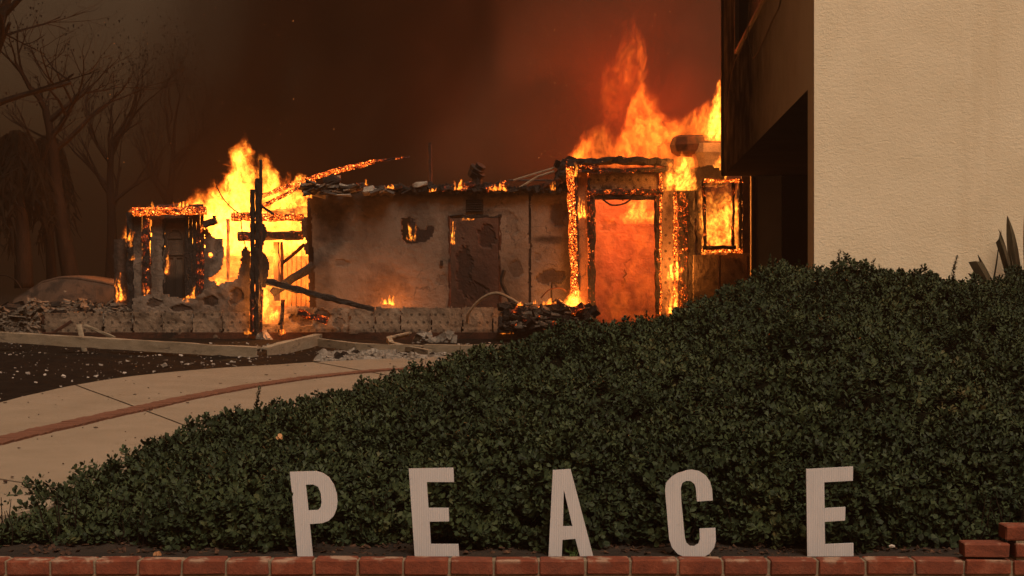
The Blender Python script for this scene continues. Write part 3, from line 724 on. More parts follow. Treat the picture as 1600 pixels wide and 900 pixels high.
# left room: burning framing seen from the front
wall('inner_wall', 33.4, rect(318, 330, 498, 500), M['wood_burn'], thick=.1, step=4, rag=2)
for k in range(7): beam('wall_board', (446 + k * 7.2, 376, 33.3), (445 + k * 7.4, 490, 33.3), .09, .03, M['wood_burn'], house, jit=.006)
beam('burning_beam', (362, 339, 31.2), (474, 340, 31.2), .16, .17, M['ember_fire'], house)
beam('burning_beam', (372, 369, 31.2), (474, 368, 31.2), .16, .19, M['ember'], house)
beam('burning_stud', (356, 342, 31.6), (356.5, 440, 31.6), .06, .08, M['wood_burn'], house)
beam('burning_stud', (432, 378, 31.3), (433, 470, 31.3), .12, .10, M['wood_burn'], house)
beam('burning_stud', (440, 378, 31.3), (441, 450, 31.3), .05, .06, M['char_red'], house)
beam('brace', (441, 412, 31.4), (476, 382, 31.4), .07, .06, M['char_red'], house)
wall('window_pier', 31.0, [(470, 346), (474, 340), (490, 338), (490, 398), (478, 398), (474, 384), (480, 376), (472, 366)], M['plaster'], thick=.12, rag=1.2, soot_shades=[(480, 350, 12, 20, .5)])
wall('roof_panel', 31.8, [(410, 330), (440, 326), (482, 322), (486, 345), (470, 337), (430, 336)], M['plaster_dark'], thick=.1, rag=1.5)

# --- charred post standing in front, fallen timbers
post = thing('charred_post', 'tall split charred post standing alone in front of the yellow blaze', 'post', W(400, 524, 28.9))
beam('stud', (407.5, 250, 28.95), (407, 524, 28.95), .06, .08, M['ember_lo'], post, jit=.012)
beam('stud', (403, 279, 28.88), (402, 524, 28.9), .10, .10, M['char'], post, jit=.016)
beam('stud', (394.5, 296, 28.9), (395, 524, 28.9), .085, .09, M['char'], post, jit=.016)
beam('bracket', (408, 322, 28.9), (428, 335, 28.9), .05, .05, M['char'], post, jit=.008)
wall('charred_sheathing', 28.98, [(408, 347), (414, 352), (417, 362), (413, 378), (409, 392), (415, 398), (421, 412), (418, 432), (414, 450), (408, 450)], M['char'], thick=.05, rag=1, step=1.6, parent=post)
beam('ember_strip', (394, 468, 28.83), (396, 518, 28.83), .035, .03, M['ember_hi'], post, jit=.008); beam('ember_strip', (410, 452, 28.83), (408, 522, 28.83), .035, .03, M['ember_hi'], post, jit=.008)
tag(beam('fallen_timber', (417, 440, 28.8), (585, 484, 28.7), .17, .15, M['ember_lo'], taper=.6), 'long charred timber lying sloped from the standing post down to the dotted low wall', 'timber')
tag(beam('fallen_timber', (490, 414, 29.6), (424, 458, 29.4), .17, .15, M['ember_lo'], jit=.03), 'short thick charred timber leaning against the left end of the plain plaster wall', 'timber')
tag(beam('fallen_timber', (466, 488, 28.95), (512, 502, 28.95), .14, .12, M['ember_hi'], jit=.03), 'short glowing red timber lying on the broken low wall', 'timber')
tag(beam('fallen_timber', (442, 468, 28.9), (440, 526, 28.9), .07, .06, M['ember'], jit=.012), 'thin burning stick upright against the broken low wall, with embers at its foot', 'timber')
tag(beam('fallen_timber', (796, 519, 28.7), (822, 507, 28.7), .10, .09, M['ember'], jit=.02), 'small charred timber glowing under the right end of the dotted low wall', 'timber')
tag(beam('fallen_timber', (868, 469, 28.5), (912, 494, 28.3), .12, .08, M['char_red'], jit=.012), 'grey plank leaning on the rubble beside the doorway flames', 'timber')
raf = thing('burning_rafter', 'burning rafter sloping up to the right above the left blaze and wall', 'rafter', W(408, 315, 30.6))
mb = MB(); 
def multi_beam(name, pts, w, h, m, parent, jit=.02):
    mb = MB()
    for a, b in zip(pts[:-1], pts[1:]): mb.bar(W(*a), W(*b), w, h, max(3, int((W(*b) - W(*a)).length / .1)), jit, ring=8)
    return mb.build(name, m, parent)
multi_beam('rail', [(404, 308, 30.6), (470, 284, 30.6), (530, 266, 30.6), (585, 252, 30.6)], .075, .10, M['ember_fire'], raf)
multi_beam('tip', [(585, 252, 30.6), (640, 245, 30.6)], .035, .04, M['ember_hi'], raf, .012)
multi_beam('lower_rail', [(404, 325, 30.55), (450, 302, 30.55), (492, 282, 30.55)], .065, .08, M['ember_fire'], raf)

# --- roof edge: broken tiles, char lumps and a few sticks
for k in range(64):
    px = 478 + 130 * random.random() ** 1.2; py = 303 - 17 * random.random() * (1 - (px - 478) / 200)
    D_ = 29.86 - .3 * random.random()
    mb = MB(); Lr = random.uniform(.14, .34)
    rt = Matrix.Rotation(random.uniform(-.5, .35), 3, 'Y') @ Matrix.Rotation(random.uniform(-.7, .5), 3, 'X') @ Matrix.Rotation(random.uniform(-.4, .4), 3, 'Z')
    mb.box((0, 0, 0), (Lr, random.uniform(.12, .25), random.uniform(.02, .045)), rot=rt, jit=.02)
    o = mb.build('roof_shingle', M['ash' if random.random() < .5 else ('metal_dark' if random.random() < .7 else 'char')]); o.location = W(px, py, D_); attach(o, house)
mb = MB()
for k in range(260):
    px = random.uniform(590, 893); py = 296 - abs(random.gauss(0, 3.6)) + 3
    if 880 < px: py -= random.uniform(0, 30)
    mb.box(W(px, py, 29.95 + random.uniform(-.1, .1)), (random.uniform(.06, .3), random.uniform(.05, .2), random.uniform(.03, .11)), rot=Matrix.Rotation(random.uniform(-.6, .6), 3, 'Y') @ Matrix.Rotation(random.uniform(-3, 3), 3, 'Z'), jit=.025)
mb.build('roof_debris', M['char'], house, kind='stuff')
for (a, b, m_) in (((600, 296), (628, 291), 'ember'), ((690, 296), (742, 287), 'ember'), ((760, 297), (792, 286), 'ember_hi'), ((706, 290), (730, 296), 'ember_hi'), ((845, 292), (876, 280), 'char_red'), ((645, 291), (668, 286), 'ash'), ((540, 297), (570, 289), 'ember'), ((868, 292), (884, 250), 'char')):
    beam('roof_stick', (a[0], a[1], 29.8), (b[0], b[1], 29.8), .12, .10, M[m_], house, jit=.03)
lump = MB()
for k in range(26): lump.box(W(886 + random.gauss(0, 6), 272 + random.gauss(0, 11), 29.9 + random.uniform(-.1, .2)), [random.uniform(.08, .24) for _ in 'xyz'], rot=Matrix.Rotation(random.uniform(0, 3), 3, (random.random(), 1, .4)), jit=.03)
lump.build('roof_debris', M['char'], house, kind='stuff')
mb = MB(); mb.tube([W(802, 282, 30.2), W(868, 262, 30.2)], .025, 6); tag(mb.build('bent_rod', M['pipe']), 'slim rod rising to the right from the wall top, upper of the crossed two', 'rod', 'rods on the wall top')
mb = MB(); mb.tube([W(802, 300, 29.9), W(840, 276, 29.9), W(866, 268, 29.9)], .028, 6); tag(mb.build('bent_rod', M['pipe']), 'bent rod hanging lower across the top edge of the plaster wall', 'rod', 'rods on the wall top')
mb = MB(); mb.tube([W(795, 282, 30.4), W(872, 282, 30.4)], .02, 6); tag(mb.build('bent_rod', M['metal_dark']), 'dark level rod just above the top edge of the plaster wall', 'rod', 'rods on the wall top')
tag(beam('wooden_post', (671.5, 223, 31.5), (672.5, 300, 31.5), .085, .085, M['char_red'], jit=.006), 'slim square post rising into the smoke behind the middle of the wall', 'post')
vp = MB(); vp.tube([W(745, 298, 30.4), W(746, 272, 30.4)], .11, 8); stack = thing('vent_stack', 'charred vent pipe with a crumpled cowl above the small wall vent', 'pipe', W(745, 298, 30.4)); vp.build('pipe', M['char'], stack)
vp = MB()
for (dx, dy, r_) in ((0, 266, .17), (6, 262, .12), (-4, 272, .14), (5, 274, .12)): vp.tube([W(741 + dx, dy + 4, 30.4), W(746 + dx, dy - 4, 30.35)], [r_ * .8, r_], 7)
vp.build('cowl', M['char'], stack)
tag(beam('wooden_post', (530, 300, 30.5), (529, 274, 30.5), .07, .07, M['pipe'], jit=.006), 'short pale stub of a post beside the burning rafter', 'post')
mb = MB(); mb.tube([W(507, 286, 30.4), W(520, 280, 30.4), W(530, 286, 30.4)], [.1, .13, .1], 7); mb.build('roof_stick', M['char'], house)
# wires by the post
mb = MB(); mb.tube(spline([W(338, 290, 29.4), W(350, 312, 29.4), (W(370, 331, 29.4)), W(392, 337, 29.3)]), .012, 5); tag(mb.build('hanging_wire', M['char']), 'black wire curving across the yellow flames to the standing post', 'wire')
mb = MB(); mb.tube(spline([W(376, 335, 29.3), W(378, 360, 29.3), W(384, 388, 29.3)]), .012, 5); tag(mb.build('hanging_wire', M['char']), 'short black wire hanging straight down left of the standing post', 'wire')

# --- right wing around the flaming doorway
DR = 29.4
beam('burning_jamb', (891, 252, DR), (899, 500, DR), .15, .14, M['ember_fire'], house)
beam('burning_jamb', (899, 262, DR + .02), (903, 500, DR + .02), .07, .10, M['ember'], house)
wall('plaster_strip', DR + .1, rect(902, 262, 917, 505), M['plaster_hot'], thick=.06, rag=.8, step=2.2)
beam('door_post', (920, 270, DR + .02), (922, 505, DR + .02), .06, .10, M['ember_hi'], house)
beam('door_post', (926, 302, DR), (926, 505, DR), .10, .12, M['ember'], house)
wall('door_panel', DR + .06, rect(920, 270, 1033, 304), M['plaster_dots'], thick=.06, rag=.8, step=2.2, soot_shades=[(948, 294, 9, 6, .9), (975, 304, 60, 6, .6), (975, 270, 60, 6, .4)])
beam('door_header', (918, 301, DR - .02), (1036, 299, DR - .02), .09, .11, M['ember_hi'], house)
beam('door_header', (922, 308, DR), (1030, 309, DR), .08, .08, M['ember_lo'], house)
beam('top_beam', (886, 256, DR - .05), (972, 250, DR - .05), .20, .14, M['ember_lo'], house, jit=.035); beam('top_beam', (965, 250, DR - .05), (1052, 255, DR - .05), .20, .15, M['ember_lo'], house, jit=.035)
beam('top_beam', (896, 267, DR - .08), (1050, 266, DR - .08), .10, .09, M['ember'], house, jit=.025); beam('top_beam', (900, 260, DR - .1), (935, 263, DR - .1), .08, .07, M['ember_hi'], house)
beam('top_stick', (1022, 268, DR - .1), (1028, 246, DR - .1), .04, .04, M['ember_hi'], house, jit=.01)
beam('door_post', (1026, 304, DR), (1027, 505, DR), .09, .12, M['ember'], house)
beam('door_post', (1032, 264, DR + .01), (1031, 505, DR + .01), .05, .10, M['ember_fire'], house)
wall('plaster_strip', DR + .1, rect(1034, 262, 1052, 505), M['plaster_dots'], thick=.06, rag=.8, step=2.2, soot_shades=[(1050, 300, 8, 30, .6), (1046, 330, 6, 12, .6)])
beam('burning_stud', (1055, 300, DR + .05), (1055, 500, DR + .05), .06, .09, M['ember_fire'], house); beam('burning_stud', (1051, 262, DR), (1063, 300, DR), .09, .08, M['ember'], house)
beam('burning_stud', (1064, 268, DR), (1066, 500, DR), .13, .12, M['ember_hi'], house, jit=.03); beam('burning_stud', (1072, 290, DR - .02), (1072, 500, DR - .02), .05, .08, M['ember_hi'], house)
beam('charred_stud', (1080, 281, DR - .05), (1081, 500, DR - .05), .13, .13, M['ember_lo'], house, jit=.028); beam('charred_stud', (1091, 282, DR), (1092, 395, DR), .13, .10, M['char'], house, jit=.02)
wall('inner_wall', 33.2, rect(880, 312, 1064, 540), M['plaster_hot'], thick=.1, step=3, rag=1, soot_shades=[(978, 510, 90, 80, .75), (1015, 440, 18, 50, .35), (930, 420, 14, 60, .3)], patches=[(950, 352, 14, 9, .5), (985, 400, 26, 30, .25), (1010, 350, 20, 26, .3), (940, 440, 20, 40, .2)])
mb = MB(); mb.tube([W(975, 421, 33.1), W(979, 428, 33.08), W(974, 433, 33.1), W(978, 440, 33.1)], [.012, .03, .015, .008], 5); mb.build('wall_fitting', M['char_red'], house)
mb = MB(); mb.tube(spline([W(938, 308, DR - .06), W(955, 320, DR - .08), W(975, 318, DR - .08), W(990, 308, DR - .06)]), .018, 5); tag(mb.build('hanging_wire', M['char']), 'charred cable sagging under the header of the flaming doorway', 'wire')
# side window full of fire
DW = 28.9
win2 = MB(); 
wfr = beam('window_frame', (1099, 283, DW), (1160, 283, DW), .06, .06, M['ember_fire'], house)
for (p, q, m_) in (((1099, 281, DW), (1102, 392, DW), 'ember'), ((1146, 284, DW + .03), (1145, 386, DW + .03), 'ember'), ((1157, 280, DW), (1157, 390, DW), 'ember_lo'), ((1096, 392, DW), (1160, 392, DW), 'ember_fire'), ((1098, 387, DW - .02), (1150, 387, DW - .02), 'char')):
    beam('window_bar', p, q, .06, .07, M[m_], wfr, jit=.016)
wall('siding', DW + .06, [(1084, 398), (1172, 396), (1172, 470), (1084, 470)], M['siding'], thick=.08, rag=.6, step=3, soot_shades=[(1100, 398, 60, 8, .6)])
wall('siding', DW + .08, rect(1160, 276, 1176, 400), M['plaster_dark'], thick=.08, rag=.6, step=3)
for px in (1124, 1168): beam('siding_batten', (px, 400, DW + .03), (px, 470, DW + .03), .05, .03, M['char_red'], house, jit=.004)
# tank-like hood on the roof
hood = thing('roof_hood', 'dented pale metal hood under a dark peaked cap on the burning roof corner', 'roof hood', W(1090, 262, 31))
def loft(name, secs, D, m, parent):
    mb = MB(); n = 10; vs = []
    for (x0_, x1_, py, d_) in secs:
        a = W(x0_, py, D); b = W(x1_, py, D); cx = (a.x + b.x) / 2; rx = (b.x - a.x) / 2
        for k in range(n):
            an = 2 * math.pi * k / n; sg = lambda q: math.copysign(abs(q) ** .6, q)
            vs.append((cx + rx * sg(math.cos(an)) + random.uniform(-.01, .01), D + d_ * sg(math.sin(an)), a.z + random.uniform(-.012, .012)))
    fs = [(i * n + k, i * n + (k + 1) % n, (i + 1) * n + (k + 1) % n, (i + 1) * n + k) for i in range(len(secs) - 1) for k in range(n)]
    fs += [tuple(range(n)), tuple((len(secs) - 1) * n + k for k in range(n - 1, -1, -1))]
    mb.add(vs, fs); return mb.build(name, m, parent)
loft('cap', [(1056, 1120, 212, .2), (1050, 1134, 217, .4), (1047, 1136, 228, .5), (1049, 1136, 238, .5), (1056, 1130, 243, .45)], 31, M['char_red'], hood)
loft('duct', [(1082, 1138, 226, .34), (1080, 1140, 240, .38), (1084, 1140, 250, .36), (1086, 1138, 262, .34), (1090, 1136, 276, .3)], 30.8, M['pipe'], hood)
wall('roof_edge', 29.9, [(1085, 262), (1110, 258), (1132, 268), (1132, 290), (1080, 290)], M['char'], thick=.3, rag=2)

# --- rubble heaps, pipes, gutters, the collapsed roof at the left
def heap(name, label_, cx0, cx1, top, base, D, n, m, size=(.04, .2), deep=.5, seed=1):
    random.seed(seed); mb = MB()
    for k in range(n):
        px = random.uniform(cx0, cx1); t_ = top(px); u = random.random() ** .8
        py = t_ + (base - t_) * u; d_ = D - u * deep + random.uniform(-.1, .1)
        s_ = random.uniform(*size) * (random.random() ** 1.5 + .4)
        mb.box(W(px, py, d_), (s_ * random.uniform(.6, 1.8), s_ * random.uniform(.5, 1.3), s_ * random.uniform(.15, .7)), rot=Matrix.Rotation(random.uniform(-1, 1), 3, (random.random(), random.random(), .3)), jit=s_ * .18)
    o = mb.build(name, m); o['kind'] = 'stuff'; return o
def mound(name, xs, tops, base, D0, D1, m):
    """solid heap under the rubble"""
    mb = MB(); n = len(xs)
    for i in range(n): mb.v += [tuple(W(xs[i], base, D0)), tuple(W(xs[i], (base + tops[i]) / 2 + 2, (D0 * 2 + D1) / 3)), tuple(W(xs[i], tops[i], (D0 + D1) / 2)), tuple(W(xs[i], base - 12, D1))]
    for i in range(n - 1):
        for k in range(3): mb.f.append((i * 4 + k, (i + 1) * 4 + k, (i + 1) * 4 + k + 1, i * 4 + k + 1))
    return mb.build(name, m, smooth=True, kind='stuff')
tl = lambda px: 486 - 10 * math.sin(px / 60) - (8 if 90 < px < 160 else 0)
mound('rubble', [-60, -10, 30, 70, 110, 150, 190, 215], [488, 484, 480, 476, 473, 474, 476, 482], 520, 29.5, 31, M['char'])
heap('rubble', '', -60, 62, lambda p: 480 + 5 * math.sin(p * .1), 526, 28.9, 520, M['ash_dark'], (.03, .14), seed=11)
heap('rubble', '', 40, 212, lambda p: 472 + 5 * math.sin(p * .09), 488, 30.0, 520, M['ash_dark'], (.03, .13), seed=12)
heap('rubble', '', -60, 212, lambda p: 474, 490, 30.0, 320, M['char'], (.04, .18), seed=13)
mound('rubble', [778, 800, 830, 860, 890, 915, 930], [498, 487, 480, 477, 478, 484, 502], 530, 27.9, 29.3, M['char'])
heap('rubble', '', 784, 925, lambda p: 478 + 5 * math.sin(p * .1), 517, 28.4, 420, M['char'], (.04, .2), seed=14)
heap('rubble', '', 784, 925, lambda p: 480, 514, 28.2, 90, M['ash_dark'], (.04, .16), seed=15)
heap('rubble', '', 800, 915, lambda p: 478, 508, 28.15, 14, M['ember_hi'], (.05, .15), seed=16)
mb = MB(); mb.tube(spline([W(730, 505, 28.9), W(733, 488, 28.8), W(752, 467, 28.7), (W(775, 458, 28.6)), W(797, 466, 28.6), W(815, 476, 28.5), W(835, 474, 28.5)]), .03, 7); tag(mb.build('bent_pipe', M['pipe']), 'pale pipe arching over the right end of the dotted low wall', 'pipe')
mb = MB(); mb.tube(spline([W(788, 422, 29.0), W(784, 440, 29.0), W(792, 458, 29), W(803, 482, 28.8)]), .045, 7); tag(mb.build('bent_pipe', M['char']), 'thick black pipe standing crooked before the dark doorway', 'pipe')
mb = MB(); mb.tube(spline([W(862, 470, 29.2), W(862, 446, 29.2), W(866, 440, 29.2), W(876, 442, 29.2), W(884, 432, 29.2)]), .02, 6); tag(mb.build('bent_pipe', M['char']), 'thin black pipe with a kink standing left of the doorway flames', 'pipe')
mb = MB(); mb.tube(spline([W(845, 466, 29.1), W(858, 453, 29.1), W(875, 450, 29.1), W(886, 456, 29.1)]), .016, 6); tag(mb.build('bent_pipe', M['char_red']), 'low thin hoop of pipe behind the rubble beside the doorway flames', 'pipe')
# curved collapsed roof
cr = thing('collapsed_roof', 'curved brown collapsed roof sheet behind the rubble at the left', 'roof', W(100, 500, 31.5))
mb = MB(); prof = [(14, 478), (22, 466), (48, 450), (66, 438), (92, 431), (120, 432), (150, 437), (185, 444)]
n = len(prof)
for i, (px, py) in enumerate(prof): mb.v += [tuple(W(px, py + 1, 30.8)), tuple(W(px + 12, py, 31.4)), tuple(W(px + 30, py - 1, 33.0))]
for i in range(n - 1):
    for k in range(2): mb.f.append((i * 3 + k, (i + 1) * 3 + k, (i + 1) * 3 + k + 1, i * 3 + k + 1))
o = mb.build('roof_sheet', mottled('rusty_sheet', (.045, .027, .017), (.085, .05, .032), 2, (.03, .02, .014), 3, (.5, .6), bump=.9), cr, smooth=True)
sm_ = o.modifiers.new('thickness', 'SOLIDIFY'); sm_.thickness = .06
mb = MB()
pts = [W(px, py + 2, 30.86) for px, py in prof] + [W(185, 500, 30.86), W(14, 500, 30.86)]
mb.add([W(px, 502, 30.1) for px, py in prof] + [W(px, py + 2, 30.83) for px, py in prof], [(i, i + 1, n + i + 1, n + i) for i in range(n - 1)]); mb.build('roof_end', bpy.data.materials['rusty_sheet'], cr)
mb = MB()
for (a, b) in (((60, 484, 30.85), (92, 436, 30.85)),): mb.bar(W(*a), W(*b), .03, .03, 3, .004)
mb.build('roof_seam', M['char_red'], cr)
tag(beam('leaning_board', (98, 474, 30.6), (102, 454, 30.6), .05, .04, M['timber_pale'], jit=.004), 'thin pale stick leaning on the collapsed curved roof', 'board')
# pale fallen gutters across the front
def trim(label_, pts, w, h, m='timber_pale'):
    o = thing('fallen_gutter', label_, 'gutter', W(*pts[0]), 'pale gutters fallen before the house')
    mb = MB()
    for a, b in zip(pts[:-1], pts[1:]):
        A, B = W(*a), W(*b); d = (B - A).normalized(); up = Vector((0, 0, 1)); x = d.cross(up).normalized()
        L = (B - A).length; sg = max(2, int(L / .25)); vs = []
        prof_ = [(-w / 2, h / 2), (w / 2, h / 2), (w / 2, -h / 2), (w / 2 - .03, -h / 2), (w / 2 - .03, h / 2 - .03), (-w / 2 + .02, h / 2 - .03), (-w / 2 + .02, h * .1), (-w / 2, h * .1)]
        k_ = len(prof_)
        for i in range(sg + 1):
            t_ = i / sg; p = A + d * L * t_ + Vector((0, 0, .010 * fbm(A.x + t_ * L, 3, 1))) + x * .012 * fbm(A.x + t_ * L, 8, 1)
            for (u, q) in prof_: vs.append(p + x * u + up * (q + random.uniform(-.006, .006)))
        fs = [(i * k_ + j, i * k_ + (j + 1) % k_, (i + 1) * k_ + (j + 1) % k_, (i + 1) * k_ + j) for i in range(sg) for j in range(k_)]
        fs += [tuple(range(k_)), tuple(sg * k_ + j for j in range(k_ - 1, -1, -1))]
        mb.add(vs, fs)
    mb.build('channel', M[m], o); return o
g1 = trim('longest pale gutter lying across the left, propped on a short white post', [(-40, 524, 25.0), (404, 551, 22.5)], .15, .17)
mb = MB(); mb.bar(W(-40, 517.5, 25.1), W(300, 538.0, 23.2), .06, .05, 20, .005); mb.build('rim', M['pipe'], g1)
trim('short gutter tilted up to the right beside the end of the longest one', [(413, 552, 23.2), (430, 547, 23.5), (497, 530, 25.0)], .16, .19)
trim('straight gutter with an open end, in the middle before the dotted low wall', [(500, 535, 24.7), (560, 542, 23.8), (660, 546, 23.2)], .12, .13)
trim('gutter bent like a hook, crossing over the middle one', [(640, 522, 25.6), (607, 530, 24.8), (612, 538, 24.1), (640, 546, 23.2), (672, 551, 22.6)], .08, .08)
trim('gutter at the right running into the hedge', [(664, 545, 23.4), (720, 546, 23.2), (790, 545, 23.2)], .11, .14)
for (a, b, lab) in (((124, 507, 24.45), (133, 553, 24.35), 'short white post propping the longest pale gutter'), ((132, 508, 28.6), (180, 528, 28.4), 'thin pale stick sloping down right behind the longest gutter'), ((112, 502, 28.8), (80, 522, 28.6), 'dark stick sloping down left on the left rubble')):
    tag(beam('leaning_board', a, b, .085 if 'white' in lab else .04, .06, M['timber_pale' if 'dark' not in lab else 'char_red'], jit=.006), lab, 'board')
mb = MB()
for k in range(9): mb.box(W(413 + random.gauss(0, 4), 531 + random.gauss(0, 6), 28.9), [random.uniform(.1, .2) for _ in 'xyz'], rot=Matrix.Rotation(random.random() * 3, 3, (1, random.random(), 1)), jit=.03)
tag(mb.build('broken_block', M['ash']), 'grey broken masonry block standing before the foot of the charred post', 'block')
mb = MB()
for k in range(16): mb.box(W(680 + random.gauss(0, 14), 532 + random.gauss(0, 4), 27.9), [random.uniform(.1, .26), .15, random.uniform(.08, .2)], rot=Matrix.Rotation(random.random() * 3, 3, (random.random(), 1, .3)), jit=.04)
tag(mb.build('broken_block', M['ash']), 'heap of broken plaster in front of the dotted wall behind the hooked gutter', 'block')
# ash heap and scattered chips on the burnt lawn
heap('ash_debris', '', 500, 700, lambda p: 549 + .0 * p, 566, 23.8, 900, M['ash'], (.02, .12), 2.6, seed=21)
heap('ash_debris', '', 130, 520, lambda p: 556, 572, 23.8, 60, M['ash'], (.015, .06), 4, seed=22)
heap('ash_debris', '', 520, 680, lambda p: 552, 566, 23.6, 40, M['char'], (.03, .14), 2.5, seed=24)
random.seed(23); mb = MB()
M['chip'] = mottled('white_chips', (.30, .26, .22), (.5, .44, .38), 20)
def lawn_ok(x, y): return x < -5.05 + max(0, (y - 16) * .18) + max(0, (y - 18.5) * .9)
cnt = 0
while cnt < 620:
    y = 12.5 + 14.5 * random.random() ** .75; x = random.uniform(-.40 * y, -.0 * y)
    if not lawn_ok(x, y) : continue
    if fbm(x * .6, y * .6, 2) + random.uniform(-.5, .5) < .05: continue
    s_ = .006 + .026 * random.random() ** 5
    mb.box((x, y, gz(y) + .06 + random.uniform(0, .02)), (s_ * 1.6, s_, s_ * .5), rot=Matrix.Rotation(random.uniform(-.6, .6), 3, (1, random.random(), random.random())), jit=s_ * .3); cnt += 1
mb.build('ash_chips', M['chip'], kind='stuff')
random.seed(29); mb = MB(); M['speck'] = M['char_red']
for k in range(170):
    t = random.uniform(0, 7.5); q = random.random(); l = lerp_poly(Lpts, t); r = lerp_poly(Rpts, t); x = l[0] + (r[0] - l[0]) * q; y = l[1] + (r[1] - l[1]) * q
    s_ = .004 + .018 * random.random() ** 3
    mb.box((x, y, gz(y) + .085), (s_ * 1.8, s_, .006), rot=Matrix.Rotation(random.random() * 3, 3, 'Z'), jit=s_ * .2)
mb.build('ash_flecks', M['char_red'], kind='stuff')

# ------------------------------------------------------------------ hedge bank
random.seed(41); np.random.seed(41)
RG = [(-260, 840, 7.4), (-120, 815, 7.5), (0, 797, 7.75), (60, 778, 7.95), (140, 742, 8.3), (180, 718, 8.6), (250, 675, 9.0), (330, 650, 9.5), (400, 632, 10.0), (480, 607, 10.6), (600, 590, 11.2), (660, 574, 11.6), (760, 551, 12.1), (830, 527, 12.4), (950, 505, 12.9), (1050, 494, 13.3), (1060, 477, 13.3), (1130, 455, 13.5), (1180, 441, 13.6), (1240, 423, 13.8), (1320, 418, 14.0), (1420, 432, 14.1), (1500, 436, 14.1), (1600, 432, 14.2), (1750, 425, 14.3), (1900, 425, 14.3)]
RG = [(a, b + (17 if 150 < a < 700 else 9 if a < 900 else 7 if a < 1250 else 4), c) for a, b, c in RG]
rpx = np.array([r[0] for r in RG], float); rpy = np.array([r[1] for r in RG], float); rD = np.array([r[2] for r in RG], float)
FY = 6.96
def hedge_pt(px, s):
    """px: column, s: 0 front foot, 1 ridge, up to 1.6 down the back"""
    D = np.interp(px, rpx, rD); py = np.interp(px, rpx, rpy)
    zr = EYE + (450 - py) / F * D; zf = 0.33
    fy = FY + 0.10 * np.sin(px * .013) + 0.06 * np.sin(px * .041)
    xf = (px - 800) / F * fy; xr = (px - 800) / F * D
    if s <= 1:
        h = zr - zf; h0 = min(0.34, 0.55 * h)
        k = min(1, s / 0.07); y = fy + (D - fy) * s
        z = zf + h0 * (k * (2 - k)) ** .8 + (h - h0) * (s ** 0.92)
        x = xf + (xr - xf) * s
    else:
        q = (s - 1) / 0.6
        y = D + 0.9 * q; x = (px - 800) / F * y; z = zr + (gz(y) - zr) * q ** 1.6 
    lump = 0.16 * fbm(x * 1.1, y * 1.1, z * 1.1) + 0.16 * fbm(x * 3.3, y * 3.3, z * 3.3)
    lump *= min(1, 0.35 + s * 6) * min(1, .10 + (zr - zf) * 1.25)
    return (x, y - lump * .5 * (1 if s < .15 else .3), z + lump)
hedge = thing('hedge', 'wide dark green leafy hedge sloping up from behind the white letters', 'hedge', (1, 10, .4))
NU, NS = 150, 34
S_ = np.concatenate([np.linspace(0, .12, 8), np.linspace(.16, 1, 19), np.linspace(1.06, 1.6, 7)])
U_ = np.linspace(-250, 1880, NU)
gridp = np.array([[hedge_pt(u, s) for s in S_] for u in U_])
# normals
du = np.gradient(gridp, axis=0); ds = np.gradient(gridp, axis=1)
nrm = np.cross(du, ds); nrm /= np.linalg.norm(nrm, axis=2, keepdims=True) + 1e-9
if nrm[:, 12, 2].mean() < 0: nrm = -nrm
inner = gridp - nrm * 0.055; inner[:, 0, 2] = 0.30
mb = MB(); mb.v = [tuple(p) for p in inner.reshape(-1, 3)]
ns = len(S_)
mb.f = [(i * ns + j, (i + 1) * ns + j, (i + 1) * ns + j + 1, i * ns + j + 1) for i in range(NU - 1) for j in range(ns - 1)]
mb.build('shade_core', mottled('hedge_shade', (0.004, 0.004, 0.0025), (0.009, 0.008, 0.005), 14, bump=1, bscale=40, bdist=.03, spec=0.0), hedge, smooth=True)  # near-black sheet under the leaves, standing for the shade between them

# sprigs: whorls of small leaves
def sprig_template(levels, L, stem):
    vs = []
    for (h, n, tilt, sc) in levels:
        off = random.random() * 6.3
        for k in range(n):
            a = off + 2 * math.pi * k / n + random.uniform(-.25, .25); tl_ = tilt + random.uniform(-.25, .25)
            l = L * sc * random.uniform(.75, 1.2); w = l * .29
            d = np.array([math.cos(a) * math.sin(tl_), math.sin(a) * math.sin(tl_), math.cos(tl_)])
            side = np.array([-math.sin(a), math.cos(a), 0]); upv = np.cross(side, d)
            b = np.array([0, 0, h]); cup = upv * l * random.uniform(.02, .12)
            vs += [b, b + d * l * .38 + side * w * .75 + cup * .6, b + d * l * .74 + side * w + cup, b + d * l - cup * .5, b + d * l * .74 - side * w + cup, b + d * l * .38 - side * w * .75 + cup * .6]
    return np.array(vs)
tmpl = [sprig_template([(0, 4, 1.35, 1), (.020, 4, 1.0, 1), (.040, 3, .55, .8)], .039, .05) for _ in range(10)]
LEAF_F = np.array([(0, 1, 5), (1, 2, 5), (2, 4, 5), (2, 3, 4)])
